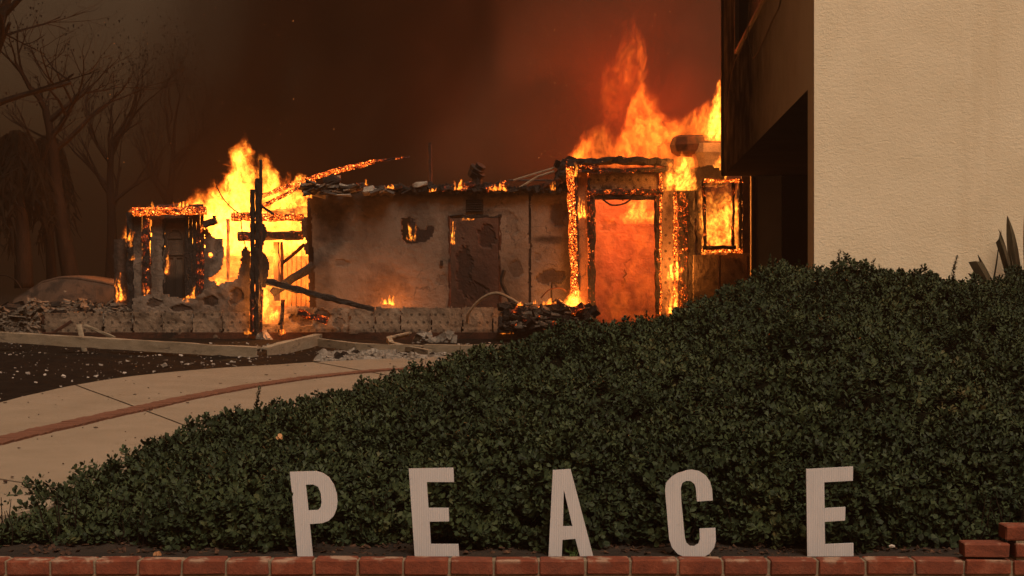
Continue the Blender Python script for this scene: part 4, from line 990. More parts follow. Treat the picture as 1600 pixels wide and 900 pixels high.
# sample positions evenly over what is seen, denser where it is farther away
weights = np.zeros((NU - 1, ns - 1))
for i in range(NU - 1):
    for j in range(ns - 1):
        a = gridp[i, j]; b = gridp[i + 1, j]; c = gridp[i + 1, j + 1]; d = gridp[i, j + 1]
        ar = np.linalg.norm(np.cross(c - a, d - b)) / 2
        y = a[1]; facing = 1.0 if S_[j] < 1.03 else .35
        gap = fbm(a[0] * 2.6 + 9, a[1] * 2.6, a[2] * 2.6)
        weights[i, j] = ar * facing * (3.4 if S_[j] < .12 else 1.0) * (0.42 + 0.58 * min(1, max(0, .5 + gap * 1.9)))
NSP = 27000
pick = np.random.choice(weights.size, NSP, p=(weights / weights.sum()).ravel())
pi, pj = pick // (ns - 1), pick % (ns - 1)
fu = np.random.rand(NSP, 1); fv = np.random.rand(NSP, 1)
def bil(G): return (G[pi, pj] * (1 - fu) * (1 - fv) + G[pi + 1, pj] * fu * (1 - fv) + G[pi + 1, pj + 1] * fu * fv + G[pi, pj + 1] * (1 - fu) * fv)
pos = bil(gridp); nn = bil(nrm)
pos = pos + nn * np.random.uniform(-.06, .035, (NSP, 1))
axis = nn * .8 + np.array([0, -.12, .55]) + np.random.normal(0, .38, (NSP, 3)); axis /= np.linalg.norm(axis, axis=1, keepdims=True)
scale = np.random.uniform(.75, 1.3, NSP)
shoots_p = []; shoots_a = []; shoots_s = []
ridge_j = int(np.argmin(abs(S_ - 1)))
SH = [(400, .17), (372, .11), (436, .08), (1486, .26), (1308, .12), (1376, .10), (1200, .10), (655, .10), (618, .14), (1060, .10), (985, .07), (180, .07), (262, .08), (1250, .12), (1275, .09), (1440, .07), (830, .08), (1010, .10)] + [(random.uniform(-50, 1700), random.uniform(.03, .09)) for _ in range(130)]
shoot_stems = MB()
for (px, ln) in SH:
    b = np.array(hedge_pt(px, 1.0 if ln > .095 else random.uniform(.5, 1.02))); d = np.array([random.uniform(-.25, .25), random.uniform(-.2, .1), 1.0])
    if px == 1486: d = np.array([.22, 0, 1.0])
    d /= np.linalg.norm(d); n_ = max(2, int(ln / .022))
    shoot_stems.tube([Vector(b - d * .08), Vector(b + d * ln)], [.004, .0015], 4)
    for k in range(n_ + 1):
        shoots_p.append(b + d * ln * k / n_); shoots_a.append(d + np.random.normal(0, .22, 3)); shoots_s.append(.85 - .35 * k / n_)
pos = np.vstack([pos, shoots_p]); ax2 = np.array(shoots_a); ax2 /= np.linalg.norm(ax2, axis=1, keepdims=True)
axis = np.vstack([axis, ax2]); scale = np.concatenate([scale, shoots_s]); NT = len(pos)
ref = np.random.normal(0, 1, (NT, 3)); t1 = np.cross(axis, ref); t1 /= np.linalg.norm(t1, axis=1, keepdims=True); t2 = np.cross(axis, t1)
B = np.stack([t1, t2, axis], axis=1)              # rows: basis
allv = []; tint = []; which = np.random.randint(0, len(tmpl), NT)
clump = np.array([0.5 + 0.5 * fbm(p[0] * 1.3, p[1] * 1.3, 4) for p in pos])
for k, T in enumerate(tmpl):
    ids = np.where(which == k)[0]
    V = np.einsum('va,nab->nvb', T, B[ids]) * scale[ids][:, None, None] + pos[ids][:, None, :]
    allv.append(V.reshape(-1, 3)); nl = len(T) // 6
    tt = np.clip(np.repeat(clump[ids][:, None], nl, 1) * .5 + np.random.rand(len(ids), 1) * .25 + np.random.rand(len(ids), nl) * .35, 0, 1)
    tint.append(np.repeat(tt.ravel(), 4))
allv = np.vstack(allv); nleaf = len(allv) // 6
faces = (np.arange(nleaf)[:, None, None] * 6 + LEAF_F[None]).reshape(-1, 3)
me = bpy.data.meshes.new('foliage')
me.vertices.add(len(allv)); me.vertices.foreach_set('co', allv.ravel())
me.loops.add(faces.size); me.loops.foreach_set('vertex_index', faces.ravel().astype(np.int32))
me.polygons.add(len(faces)); me.polygons.foreach_set('loop_start', (np.arange(len(faces)) * 3).astype(np.int32))
me.update(calc_edges=True)
at = me.attributes.new('tint', 'FLOAT', 'FACE'); at.data.foreach_set('value', np.concatenate(tint).astype(np.float32))
lf = Sh('hedge_leaf'); tf = lf.attr('tint').outputs['Fac']
c = lf.ramp(tf, [(0.0, (0.009, 0.0125, 0.007)), (0.45, (0.020, 0.030, 0.0135)), (0.8, (0.044, 0.059, 0.024)), (1.0, (0.08, 0.064, 0.025))])
bs = lf.bsdf(c, 0.6, spec=0.14)
me.materials.append(lf.m); M['leaf'] = lf.m
o = bpy.data.objects.new('foliage', me); COL.objects.link(o); attach(o, hedge); o['kind'] = 'stuff'
shoot_stems.build('shoots', M['bark'], hedge, kind='stuff')
# bare stems and litter at the foot of the hedge
mb = MB()
for k in range(240):
    px = random.uniform(-60, 1660); x = (px - 800) / F * 7.0; y = random.uniform(6.98, 7.16)
    a = Vector((x, y, .33)); b = a + Vector((random.uniform(-.07, .07), random.uniform(-.06, .06), random.uniform(.10, .26)))
    mb.tube([a, (a + b) / 2 + Vector((random.uniform(-.02, .02), 0, 0)), b], [.004, .003, .002], 4)
mb.build('stems', M['bark'], hedge, kind='stuff')
mb = MB(); lt = Sh('leaf_litter'); lt.bsdf(lt.ramp(lt.noise(lt.coord(), 35, 3), [(.35, (.018, .010, .006)), (.55, (.045, .02, .010)), (.7, (.10, .052, .026))]), .9)
for k in range(900):
    x = random.uniform(-2.7, 2.8); y = random.uniform(6.765, 7.12); s_ = random.uniform(.006, .02)
    mb.box((x, y, .325 + .02 * random.random()), (s_ * 1.8, s_, .003), rot=Matrix.Rotation(random.uniform(-.8, .8), 3, (random.random(), random.random(), 0.2)) @ Matrix.Rotation(random.random() * 3, 3, 'Z'), jit=.002)
tag(mb.build('leaf_litter', lt.m, kind='stuff'), 'dry brown leaf litter on the soil behind the brick edging', 'leaf litter')
bed = MB(); bed.box((0, 6.86, .16), (7.2, .40, .33)); tag(bed.build('soil_bed', M['soil'], kind='structure'), 'dark soil of the hedge bed behind the bricks', 'soil')

# fallen leaves and flowers resting on the hedge
def petal(name, label_, cat, px, py, D, size, col_, n=3):
    s = Sh(name + '_mat'); s.bsdf(s.ramp(s.noise(s.coord(), 60, 3), [(.3, tuple(c * .6 for c in col_)), (.7, col_)]), .8)
    mb = MB(); random.seed(int(px))
    for k in range(n):
        a0 = random.random() * 6.3; w = size * random.uniform(.4, .7); l = size * random.uniform(.7, 1.1)
        rt = Matrix.Rotation(random.uniform(.6, 1.4), 3, 'X') @ Matrix.Rotation(random.uniform(-.7, .7), 3, 'Z')
        rt = Matrix.Rotation(random.uniform(-.9, .9), 3, 'Y') @ rt
        P = [(0, -l / 2, 0), (w / 2, -l * .15, size * .12), (w * .4, l * .3, size * .05), (0, l / 2, -size * .05), (-w * .4, l * .3, size * .05), (-w / 2, -l * .15, size * .12), (0, 0, -size * .04)]
        c = Vector((random.uniform(-.3, .3) * size, 0, random.uniform(-.3, .3) * size))
        vs = [rt @ Vector(p) + c for p in P] + [rt @ (Vector(p) + Vector((0, 0, .003))) + c for p in P]
        fs = [(i, (i + 1) % 6, 6) for i in range(6)] + [(7 + (i + 1) % 6, 7 + i, 13) for i in range(6)] + [(i, 7 + i, 7 + (i + 1) % 6, (i + 1) % 6) for i in range(6)]
        mb.add(vs, fs)
    o = mb.build(name, s.m, origin=(0, 0, 0)); o.location = W(px, py, D); return tag(o, label_, cat)
petal('dry_leaf', 'pale tan curled leaf on the hedge high right, under the cream wall', 'leaf', 1401, 590, 9.3, .055, (.62, .42, .24))
petal('dry_leaf', 'orange brown leaf on the hedge above the rightmost letter E', 'leaf', 1360, 716, 7.32, .038, (.40, .15, .06), 2)
petal('dry_leaf', 'tan dead leaf on the hedge left of and above the letter P', 'leaf', 437, 685, 7.75, .042, (.50, .27, .12))
petal('dry_leaf', 'small reddish leaf on the hedge below the flaming doorway', 'leaf', 1100, 536, 10.6, .045, (.38, .14, .06), 2)
petal('dry_leaf', 'brownish dead sprig high on the hedge near its left ridge', 'leaf', 735, 594, 10.5, .06, (.25, .11, .06), 3)
petal('dry_leaf', 'brown leaf on the soil behind the bricks at the left', 'leaf', 245, 868, 6.75, .04, (.34, .16, .07), 2)
mb = MB(); mb.tube([W(1389, 854, 6.85), W(1393, 853, 6.85), W(1398, 854, 6.85)], [.006, .009, .005], 6)
tag(mb.build('pebble', M['chip']), 'white pebble on the soil right of the rightmost letter E', 'pebble')
mb = MB()
for k in range(14):
    a = W(894 + random.uniform(-4, 5), 872, 6.72); mb.tube([a, a + Vector((random.uniform(-.012, .012), 0, .025)), a + Vector((random.uniform(-.03, .03), -.01, random.uniform(.03, .055)))], [.002, .0018, .0006], 4)
gm = Sh('fresh_grass'); gm.bsdf((.06, .11, .03), .5); tag(mb.build('grass_tuft', gm.m), 'small fresh green tuft between the feet of the letter A', 'grass')

# ------------------------------------------------------------------ the letters
ls = Sh('corrugated_plastic'); v = ls.coord()
spx = ls.new('ShaderNodeSeparateXYZ'); ls.link(v, spx.inputs[0])
rib = ls.math('SINE', ls.math('MULTIPLY', spx.outputs[0], 2 * math.pi / .0085))
c = ls.ramp(ls.noise(ls.scaled(v, (9, 1, 1.5)), 3, 4, .6), [(.3, (.40, .385, .39)), (.7, (.45, .43, .435))])
c = ls.mix(ls.math('MULTIPLY', ls.maprange(rib, -.2, 1), .06), c, (.31, .28, .265))
c = ls.mix(ls.maprange(ls.noise(v, 26, 5, .7), .60, .72, 0, .45), c, (.27, .23, .20))
c = ls.mix(ls.maprange(ls.noise(v, 4, 4, .6), .55, .75, 0, .35), c, (.33, .285, .255))
ls.bsdf(c, .55, rib, .002, .3, spec=.3)
from mathutils.geometry import tessellate_polygon
def letter(label_, ox, oy, sc, outer, hole=None, lean=0.0, yaw=0.0, stakes=()):
    Dl = 6.735
    cvt = lambda P: [W(ox + x / sc, oy + y / sc, Dl) for x, y in P]
    loops = [cvt(outer)] + ([cvt(hole)] if hole else [])
    xs = [p.x for p in loops[0]]; z0 = min(p.z for p in loops[0]); cx = (min(xs) + max(xs)) / 2
    t = thing('sign_letter', label_, 'letter sign', (cx, Dl, z0), 'white letters standing along the brick edging')
    t.rotation_euler = (lean, 0, yaw)
    flat = [Vector((p.x - cx, 0, p.z - z0)) for L in loops for p in L]
    loc = []; k = 0
    for L in loops: loc.append(flat[k:k + len(L)]); k += len(L)
    tris = tessellate_polygon([[Vector((p.x, p.z, 0)) for p in L] for L in loops])
    n = len(flat); th = .012
    vs = [(p.x, -th / 2, p.z) for p in flat] + [(p.x, th / 2, p.z) for p in flat]
    fs = [tuple(f) for f in tris] + [tuple(i + n for i in reversed(f)) for f in tris]
    k = 0
    for L in loc:
        m_ = len(L)
        for i in range(m_): a, b = k + i, k + (i + 1) % m_; fs.append((a, b, b + n, a + n))
        k += m_
    mb = MB(); mb.add(vs, fs); o = mb.build('panel', ls.m, origin=(0, 0, 0)); o.parent = t
    for sx in stakes:
        x = W(ox + sx / sc, 0, Dl).x - cx
        mb = MB(); mb.tube([(x, .0, -.12), (x, .0, .06)], .0022, 5); o = mb.build('stake', M['pipe'], origin=(0, 0, 0)); o.parent = t
letter('white letter P tilted to the left, first of the word on the brick edging', 420, 700, 4.5,
       [(145, 170), (330, 165), (375, 178), (420, 208), (455, 260), (475, 320), (482, 380), (475, 430), (455, 480), (420, 513), (375, 529), (288, 535), (312, 775), (205, 775), (165, 345), (172, 322), (160, 305)],
       [(258, 260), (310, 258), (345, 275), (364, 320), (370, 380), (365, 415), (345, 438), (278, 440)], -.05, .02, (230, 290))
letter('white letter E between the letters P and A, leaning slightly left', 420, 700, 4.5,
       [(983, 147), (1297, 140), (1302, 240), (1110, 240), (1122, 422), (1265, 422), (1268, 515), (1130, 518), (1140, 675), (1333, 675), (1340, 768), (1027, 770)], None, -.03, -.02, (1045, 1135))
letter('white letter A, third of the word on the brick edging', 840, 700, 4.5,
       [(108, 157), (233, 150), (393, 768), (300, 770), (265, 638), (175, 645), (168, 778), (75, 780)], [(185, 292), (245, 550), (178, 552)], -.04, .03, (110, 345))
letter('white rounded letter C between the letter A and the last E', 840, 700, 4.5,
       [(898, 300), (904, 250), (925, 225), (945, 205), (985, 180), (1020, 170), (1055, 158), (1090, 155), (1140, 165), (1185, 195), (1215, 240), (1228, 290), (1233, 370), (1122, 378), (1115, 290), (1105, 255), (1080, 235), (1050, 232), (1020, 247), (1008, 285), (1012, 380), (1035, 630), (1045, 665), (1070, 688), (1100, 690), (1130, 672), (1140, 640), (1138, 568), (1250, 562), (1253, 650), (1240, 700), (1205, 745), (1150, 770), (1100, 775), (1040, 768), (985, 745), (945, 700), (925, 640)], None, -.05, -.02, (1000, 1212))
letter('white upright letter E at the right end, after the letter C', 1240, 700, 4.444,
       [(87, 147), (415, 130), (413, 228), (213, 238), (215, 418), (360, 410), (357, 503), (215, 512), (217, 668), (415, 660), (415, 750), (93, 765)], None, -.02, .02, (130, 370))

# ------------------------------------------------------------------ spiky plant by the cream wall
sw = Sh('sword_leaf'); v = sw.coord()
c = sw.ramp(sw.noise(sw.scaled(v, (6, 6, .6)), 4, 4, .6), [(.3, (.035, .032, .018)), (.6, (.075, .055, .03)), (.8, (.15, .075, .04))])
sw.bsdf(c, .5, spec=.3)
yk = thing('spiky_plant', 'spiky plant with broken sword leaves before the cream wall at the right', 'plant', W(1580, 470, 14.6))
def blade(p0, p1, w, cut=False, tw=0.3):
    a = Vector(p0); b = Vector(p1); d = (b - a); L = d.length; d.normalize(); x = d.cross(Vector((0, -1, tw))).normalized(); y = x.cross(d)
    vs = []; n = 8; ws = [1, 1.05, 1.05, 1.0, .95, .86, .68, .42, .04] if not cut else [1, 1.03, 1.05, 1.05, 1.04, 1.02, 1, .96, .9]
    for i in range(n + 1):
        c = a + d * L * i / n + y * .05 * math.sin(i / n * 2); k = w * ws[i] / 2
        e = random.uniform(-.03, .03) if cut and i == n else 0
        vs += [c - x * k + d * e, c + y * k * .35, c + x * k - d * e * 2, c + y * (k * .35 + .012)]
    fs = [(i * 4 + j, i * 4 + (j + 1) % 4, (i + 1) * 4 + (j + 1) % 4, (i + 1) * 4 + j) for i in range(n) for j in range(4)] + [(0, 3, 2, 1), (n * 4, n * 4 + 1, n * 4 + 2, n * 4 + 3)]
    mb = MB(); mb.add(vs, fs); mb.build('leaf', sw.m, yk, smooth=False)
for (a, b, w, cut) in (((1550, 462, 14.6), (1519, 408, 14.55), .14, 1), ((1555, 465, 14.65), (1524, 398, 14.6), .06, 0), ((1582, 450, 14.6), (1556, 372, 14.5), .085, 1), ((1574, 400, 14.55), (1556, 358, 14.5), .018, 0), ((1562, 380, 14.6), (1561, 360, 14.6), .014, 0),
                       ((1552, 440, 14.6), (1558, 380, 14.55), .018, 0), ((1588, 440, 14.7), (1571, 338, 14.7), .12, 0), ((1608, 460, 14.6), (1598, 333, 14.6), .09, 0), ((1585, 460, 14.5), (1575, 395, 14.5), .04, 0), ((1522, 440, 14.5), (1506, 427, 14.4), .04, 0), ((1620, 470, 14.6), (1640, 380, 14.5), .08, 0), ((1600, 470, 14.6), (1616, 400, 14.4), .07, 1)):
    blade(W(*a), W(*b), w, bool(cut))

# ------------------------------------------------------------------ bare trees in the smoke
def limb(mb, p, d, L, r, depth, sides, spread, lift, pts_out):
    n = 4; pts = [p]; rr = [r]; q = p.copy(); dd_ = d.copy()
    for i in range(n):
        dd_ = (dd_ + Vector((random.gauss(0, .13), random.gauss(0, .13), random.gauss(0, .08) + lift * .06))).normalized()
        q = q + dd_ * L / n; pts.append(q.copy()); rr.append(r * (1 - .5 * (i + 1) / n))
    mb.tube(pts, rr, sides)
    if depth == 0: pts_out.append((q, dd_)); return
    for k in range(random.choice((2, 3, 3))):
        t = random.randint(2, n); a = pts[t]
        nd = (dd_ + Vector((random.gauss(0, spread), random.gauss(0, spread), random.gauss(0, spread * .6) + lift * .25))).normalized()
        limb(mb, a, nd, L * random.uniform(.6, .82), rr[t] * .72, depth - 1, max(3, sides - 1), spread, lift, pts_out)
def tree(label_, px, base, D, path, r, branches, depth=4, hang=0, lift=.5, seed=1, spread=.5, Lb=1.6):
    random.seed(seed)
    t = thing('bare_tree' if not hang else 'palm_tree', label_, 'tree', W(px, base, D), 'scorched trees in the smoke at the left')
    pts = [W(a, b, D) for a, b in path]; k = len(pts)
    pts = spline([pts[0]] + pts[1:], 6); rr = [r * (1.15 - .75 * i / (len(pts) - 1)) for i in range(len(pts))]
    mb = MB(); mb.tube(pts, rr, 9); mb.build('trunk', M['bark'], t, smooth=True)
    mb = MB(); tips = []
    for i in range(branches):
        f = .45 + .55 * (i + .5) / branches; p = pts[int(f * (len(pts) - 1))]
        a = random.random() * 6.28; d = Vector((math.cos(a) * .8, math.sin(a) * .5, random.uniform(.2, .8) + lift * .4)).normalized()
        limb(mb, p, d, Lb * random.uniform(.7, 1.1), r * .42, depth - 1, 5, spread, lift, tips)
    if branches: mb.build('limbs', M['bark'], t)
    lv = MB()
    for (p, d) in tips:
        for k_ in range(1):
            c = p + Vector((random.gauss(0, .12), random.gauss(0, .12), random.gauss(0, .12))); s_ = random.uniform(.02, .05)
            lv.add([c, c + Vector((s_, random.uniform(-s_, s_), s_ * .4)), c + Vector((s_ * .7, random.uniform(-s_, s_), -s_ * 1.3))], [(0, 1, 2)])
    if hang:
        top = pts[-1]
        for k_ in range(hang):
            a = random.random() * 6.28; L = random.uniform(.9, 2.2); p = top + Vector((0, 0, random.uniform(-1.0, .2)))
            out_ = Vector((math.cos(a), math.sin(a), 0)); q = [p]; 
            for i in range(1, 7):
                f = i / 6; q.append(p + out_ * (L * .42 * math.sin(min(1.2, f * 1.5)) ) + Vector((0, 0, .25 * math.sin(f * 1.6) - L * f ** 1.7)))
            for i in range(6):
                for j in range(6):
                    b0 = q[i].lerp(q[i + 1], random.random()); sd = Vector((random.gauss(0, .09), random.gauss(0, .09), 0)); w = random.uniform(.012, .035)
                    tip_ = b0 + sd * 1.6 + Vector((0, 0, -random.uniform(.15, .6)))
                    lv.add([b0 - Vector((w, 0, 0)), b0 + Vector((w, w, 0)), tip_ + Vector((w * .4, 0, 0)), tip_ - Vector((w * .4, 0, 0))], [(0, 1, 2, 3)])
    if lv.v: lv.build('crown', M['dead_leaf'], t)
tree('drooping dead palm with a straight trunk, leftmost in the smoke', 36, 470, 34, [(38, 450), (34, 360), (26, 290), (30, 215)], .20, 0, hang=46, seed=3)
tree('tree with a thick trunk leaning left, right of the dead palm', 108, 440, 36, [(112, 440), (98, 360), (88, 290), (82, 225), (70, 165)], .20, 7, depth=4, seed=5, Lb=1.5, lift=.35)
tree('drooping dead palm behind the leaning trunk', 70, 450, 37, [(82, 452), (78, 380), (72, 300), (70, 215)], .13, 0, hang=34, seed=9)
tree('tall bare tree with limbs reaching the top left corner of the smoke', -30, 470, 33, [(-40, 470), (-36, 300), (-22, 150), (-5, 60), (20, -30)], .2, 10, depth=5, seed=15, Lb=2.1, lift=.25, spread=.6)
tree('slender bare tree with upright twigs between the leaning trunk and the burning wing', 170, 450, 41, [(172, 450), (175, 360), (172, 280), (176, 215)], .15, 9, depth=5, seed=21, Lb=1.5, lift=.9, spread=.4)
tree('faint bare tree in the smoke above the burning wing', 268, 440, 46, [(262, 440), (262, 350), (268, 280), (272, 220)], .15, 9, depth=5, seed=27, Lb=1.6, lift=.9, spread=.42)
mb = MB(); mb.tube(spline([W(-10, 432, 33.5), W(8, 430, 33.5), W(24, 438, 33.5), W(34, 452, 33.5)]), .02, 5); tag(mb.build('fallen_branch', M['bark']), 'thin arching branch by the foot of the dead palm', 'branch')

# ------------------------------------------------------------------ flames
flame('flame', 'huge yellow blaze roaring out of the left room behind the charred post', 32.1,
      [(196, 338), (210, 322), (240, 318), (270, 315), (288, 313), (294, 298), (310, 288), (330, 277), (346, 268), (360, 240), (364, 216), (374, 208), (386, 222), (392, 250), (398, 272), (404, 250), (414, 232), (424, 238), (430, 264), (440, 282), (452, 276), (464, 286), (480, 282), (494, 292)], 400, .75, 3.9,
      light=[(330, 330, -.2, 260, .4), (420, 400, -.9, 70, .3), (385, 300, 0, 320, .5)], ns=3.0, warp=.42, thr=.42, soft=.42, seed=1, hole=1.2)
flame('flame', 'low flames licking up inside the left room under the burning beams', 32.4,
      [(344, 430), (352, 350), (370, 340), (390, 336), (420, 350), (440, 352), (470, 346), (486, 380)], 478, .45, 1.2, red=.4, ns=3.2, warp=.3, thr=.5, soft=.4, seed=2)
flame('flame', 'broad orange flames behind the top beam of the flaming doorway, with one tall column', 33.2,
      [(880, 244), (898, 224), (914, 204), (934, 196), (948, 188), (964, 208), (978, 196), (984, 170), (992, 132), (1002, 122), (1012, 132), (1026, 150), (1040, 178), (1056, 182), (1072, 172), (1090, 174), (1110, 160), (1140, 156)], 262, .8, 1.25,
      light=[(1010, 205, 0, 380, .5, (1, .2, .03)), (1010, 150, 1.8, 620, .7, (1, .06, .004)), (940, 235, -.3, 150, .3)], ns=2.0, warp=.55, thr=.30, soft=.7, red=.85, seed=3, contrast=.9, rim=.4, patch=.3, hole=1.2)
flame('flame', 'thin red wisp of flame curling high above the doorway blaze', 33.4,
      [(945, 110), (953, 62), (962, 36), (975, 22), (990, 16), (1004, 30), (1014, 60), (1022, 100), (1034, 140), (1050, 200)], 225, .6, .55, ns=2.2, warp=.75, thr=.44, soft=.8, red=1, base_fade=1.6, hole=1.35, seed=4)
flame('flame', 'narrow yellow flame climbing the sooty corner of the stucco house', 30.4,
      [(1090, 212), (1098, 200), (1106, 182), (1111, 152), (1116, 122), (1122, 108), (1128, 108), (1134, 112)], 220, .3, 6, ns=4, warp=.25, thr=.36, soft=.4, seed=5, light=[(1118, 190, 0, 60, .2)])
flame('flame', 'ragged yellow flame wrapped over the roof corner beside the metal hood', 29.2,
      [(1040, 246), (1050, 240), (1060, 238), (1068, 226), (1076, 230), (1084, 246), (1090, 252)], 298, .28, 6, ns=4.5, warp=.25, thr=.5, soft=.35, hole=1.2, seed=6, light=[(1065, 255, -.3, 50, .2)])
flame('flame', 'small yellow flame low on the metal hood', 30.2, [(1110, 262), (1118, 248), (1126, 238), (1134, 252)], 282, .2, 7, ns=6, warp=.2, thr=.45, soft=.35, seed=7)
flame('flame', 'flames filling the side window right of the doorway', 29.35,
      [(1094, 276), (1105, 272), (1125, 272), (1140, 272), (1158, 276)], 398, .32, 5.0, ns=4.2, warp=.3, thr=.34, soft=.75, hole=1.5, seed=8, contrast=1.1, light=[(1125, 330, -.25, 60, .15), (1125, 340, 1.0, 120, .3)])
flame('flame', 'bright flame at the foot of the left doorway jamb above the rubble', 28.9,
      [(868, 474), (878, 464), (884, 452), (890, 444), (898, 438), (906, 448), (912, 460), (918, 478)], 492, .3, 6, ns=5.5, warp=.22, thr=.42, soft=.4, seed=9, light=[(893, 470, -.3, 60, .15)])
flame('flame', 'yellow flame up the plaster strip left of the flaming doorway', 29.36, [(902, 310), (906, 298), (910, 296), (914, 312), (917, 330)], 346, .1, 24, small=True, hole=1.6, ns=9, warp=.15, thr=.4, soft=.4, seed=10)
flame('flame', 'sooty yellow flame burning at the head of the left jamb', 29.25, [(888, 250), (894, 244), (900, 246), (906, 254), (912, 262)], 282, .12, 11, small=True, hole=1.6, ns=9, warp=.18, thr=.48, soft=.4, seed=11)
flame('flame', 'lacy yellow flame on the studs right of the flaming doorway', 29.2,
      [(1040, 402), (1046, 388), (1052, 382), (1058, 384), (1064, 392), (1068, 410)], 446, .15, 24, small=True, hole=1.6, ns=9, warp=.2, thr=.5, soft=.4, seed=12, light=[(1056, 420, -.3, 40, .15)])
flame('flame', 'flame at the foot of the studs right of the flaming doorway', 29.2, [(1036, 452), (1044, 436), (1054, 430), (1062, 440), (1068, 456)], 500, .15, 16, small=True, hole=1.6, ns=9, warp=.2, thr=.5, soft=.4, seed=13)
flame('flame', 'flames hanging under the header inside the doorway', 32.2, [(914, 334), (945, 330), (970, 322), (984, 302), (1005, 296), (1036, 302)], 350, .5, 3.2, ns=3.2, warp=.35, thr=.5, soft=.5, seed=14, hole=1.2,
      light=[(1000, 318, -.5, 80, .3, (1, .10, .006)), (950, 380, -.9, 48, .35, (1, .12, .008)), (985, 470, -1.0, 34, .3, (1, .10, .006))])
flame('flame', 'thin red glow added for fire-lit smoke filling the room behind the flaming doorway', 31.4, [(905, 300), (930, 302), (960, 306), (990, 300), (1020, 298), (1045, 302)], 505, .9, .15, ns=1.6, warp=.5, thr=.30, soft=.8, red=1, seed=51, patch=.15)  # dim emission volume added to imitate smoke lit by the fire
small = 'small flames along the top of the plaster wall'
for i, (pts, base, D_, lab) in enumerate((
    ([(596, 288), (602, 282), (608, 284), (616, 290), (624, 292)], 297, 29.7, 'small orange flame alone on the wall top near the shingles'),
    ([(568, 290), (572, 278), (576, 290)], 292, 29.7, 'tiny pointed flame beside the burning rafter on the wall top'),
    ([(706, 286), (712, 279), (720, 280), (728, 284), (732, 292)], 299, 29.7, 'red flame on the wall top between the slim post and the vent pipe'),
    ([(756, 292), (764, 284), (772, 278), (784, 280), (792, 276), (798, 290)], 300, 29.7, 'largest red and white flame on the wall top right of the vent pipe'),
    ([(858, 284), (863, 272), (867, 276), (870, 296)], 300, 29.7, 'thin flame on the wall top just left of the doorway tower'),
    ([(668, 294), (676, 288), (684, 294)], 301, 29.75, 'faint red flame on the wall top beside the slim post'),
    ([(472, 300), (478, 288), (484, 284), (490, 296)], 312, 29.8, 'yellow flame on the left end of the plaster wall under the rafter'))):
    flame('flame', lab, D_, pts, base, .1, 16, small=True, hole=1.6, ns=14, warp=.12, thr=.44, soft=.4, seed=20 + i, group=small, red=.2, step=.4)
flame('flame', 'yellow flame standing in the ragged hole of the plaster wall', 30.25, [(629, 374), (633, 358), (640, 344), (648, 336), (653, 350)], 381, .05, 16, small=True, hole=1.6, ns=11, warp=.2, thr=.55, soft=.35, seed=30)
flame('flame', 'yellow flame running down the upper left corner of the dark doorway', 30.08, [(701, 342), (704, 334), (709, 336), (713, 350)], 386, .06, 20, small=True, hole=1.6, ns=14, warp=.14, thr=.46, soft=.4, seed=31)
flame('flame', 'thin orange flame along the head of the dark doorway', 30.08, [(712, 340), (724, 335), (738, 336), (750, 340)], 346, .06, 14, small=True, hole=1.6, ns=14, warp=.1, thr=.46, soft=.4, seed=32)
flame('flame', 'low flame burning at the foot of the plaster wall above the dotted panels', 29.75, [(590, 462), (597, 455), (604, 460), (612, 454), (619, 462), (626, 474)], 478, .14, 14, small=True, hole=1.6, ns=10, warp=.18, thr=.5, soft=.4, seed=33, light=[(608, 466, -.2, 22, .1, (1, .25, .04))])
flame('flame', 'tall thin flame along the right side of the standing charred post', 29.1, [(408, 420), (412, 408), (417, 416), (422, 440), (428, 462), (436, 470)], 506, .12, 12, ns=8, warp=.2, thr=.44, soft=.4, seed=34, light=[(424, 470, -.2, 50, .12)])
flame('flame', 'small flame at the very foot of the charred post', 28.7, [(379, 514), (386, 506), (392, 512), (397, 520)], 524, .08, 14, small=True, hole=1.6, ns=14, warp=.12, thr=.42, soft=.4, seed=35)
flame('flame', 'small red flame on the thin stick before the broken low wall', 28.8, [(434, 508), (440, 496), (446, 506), (449, 516)], 526, .07, 11, small=True, hole=1.6, ns=14, warp=.12, thr=.46, soft=.4, red=.5, seed=36)
flame('flame', 'flame low in the gap between the wing wall and the left room', 31.0, [(322, 444), (332, 434), (344, 424), (352, 430), (366, 436), (376, 452)], 470, .3, 5, ns=6, warp=.2, thr=.42, soft=.4, seed=37)
wing = 'small flames on the outer left wing'
for i, (pts, base, D_, lab) in enumerate((
    ([(178, 438), (182, 416), (187, 410), (192, 432), (198, 446)], 478, 29.6, 'cluster of flames at the outermost left wall, above the rubble'),
    ([(194, 366), (201, 356), (208, 360), (211, 370)], 380, 29.5, 'yellow flame high on the outer left post'),
    ([(200, 378), (205, 372), (209, 384)], 388, 29.5, 'small flame in the middle of the outer left post'),
    ([(203, 398), (208, 394), (212, 402)], 408, 29.5, 'lowest of the small flames on the outer left post'),
    ([(222, 446), (228, 436), (234, 454), (240, 462)], 474, 29.45, 'bright flame at the foot of the ember post left of the door'),
    ([(284, 466), (291, 460), (298, 464), (304, 472)], 476, 29.4, 'yellow flame on the broken low wall below the scorched door'),
    ([(296, 452), (302, 440), (307, 446), (310, 460)], 474, 29.55, 'red flame at the foot of the charred boards right of the door'),
    ([(258, 400), (261, 374), (264, 392), (266, 420)], 434, 29.68, 'thin red flame on the scorched door'),
    ([(226, 326), (234, 316), (242, 316), (252, 324)], 334, 29.4, 'yellow flame on the left end of the charred header'),
    ([(262, 320), (270, 312), (284, 308), (298, 312), (318, 320)], 330, 29.5, 'flames along the top of the charred header of the left wing'))):
    flame('flame', lab, D_, pts, base, .1, 16, small=True, hole=1.6, ns=14, warp=.14, thr=.47, soft=.4, seed=40 + i, group=wing, red=.1, step=.4)
raf_g = 'flames along the burning rafter'
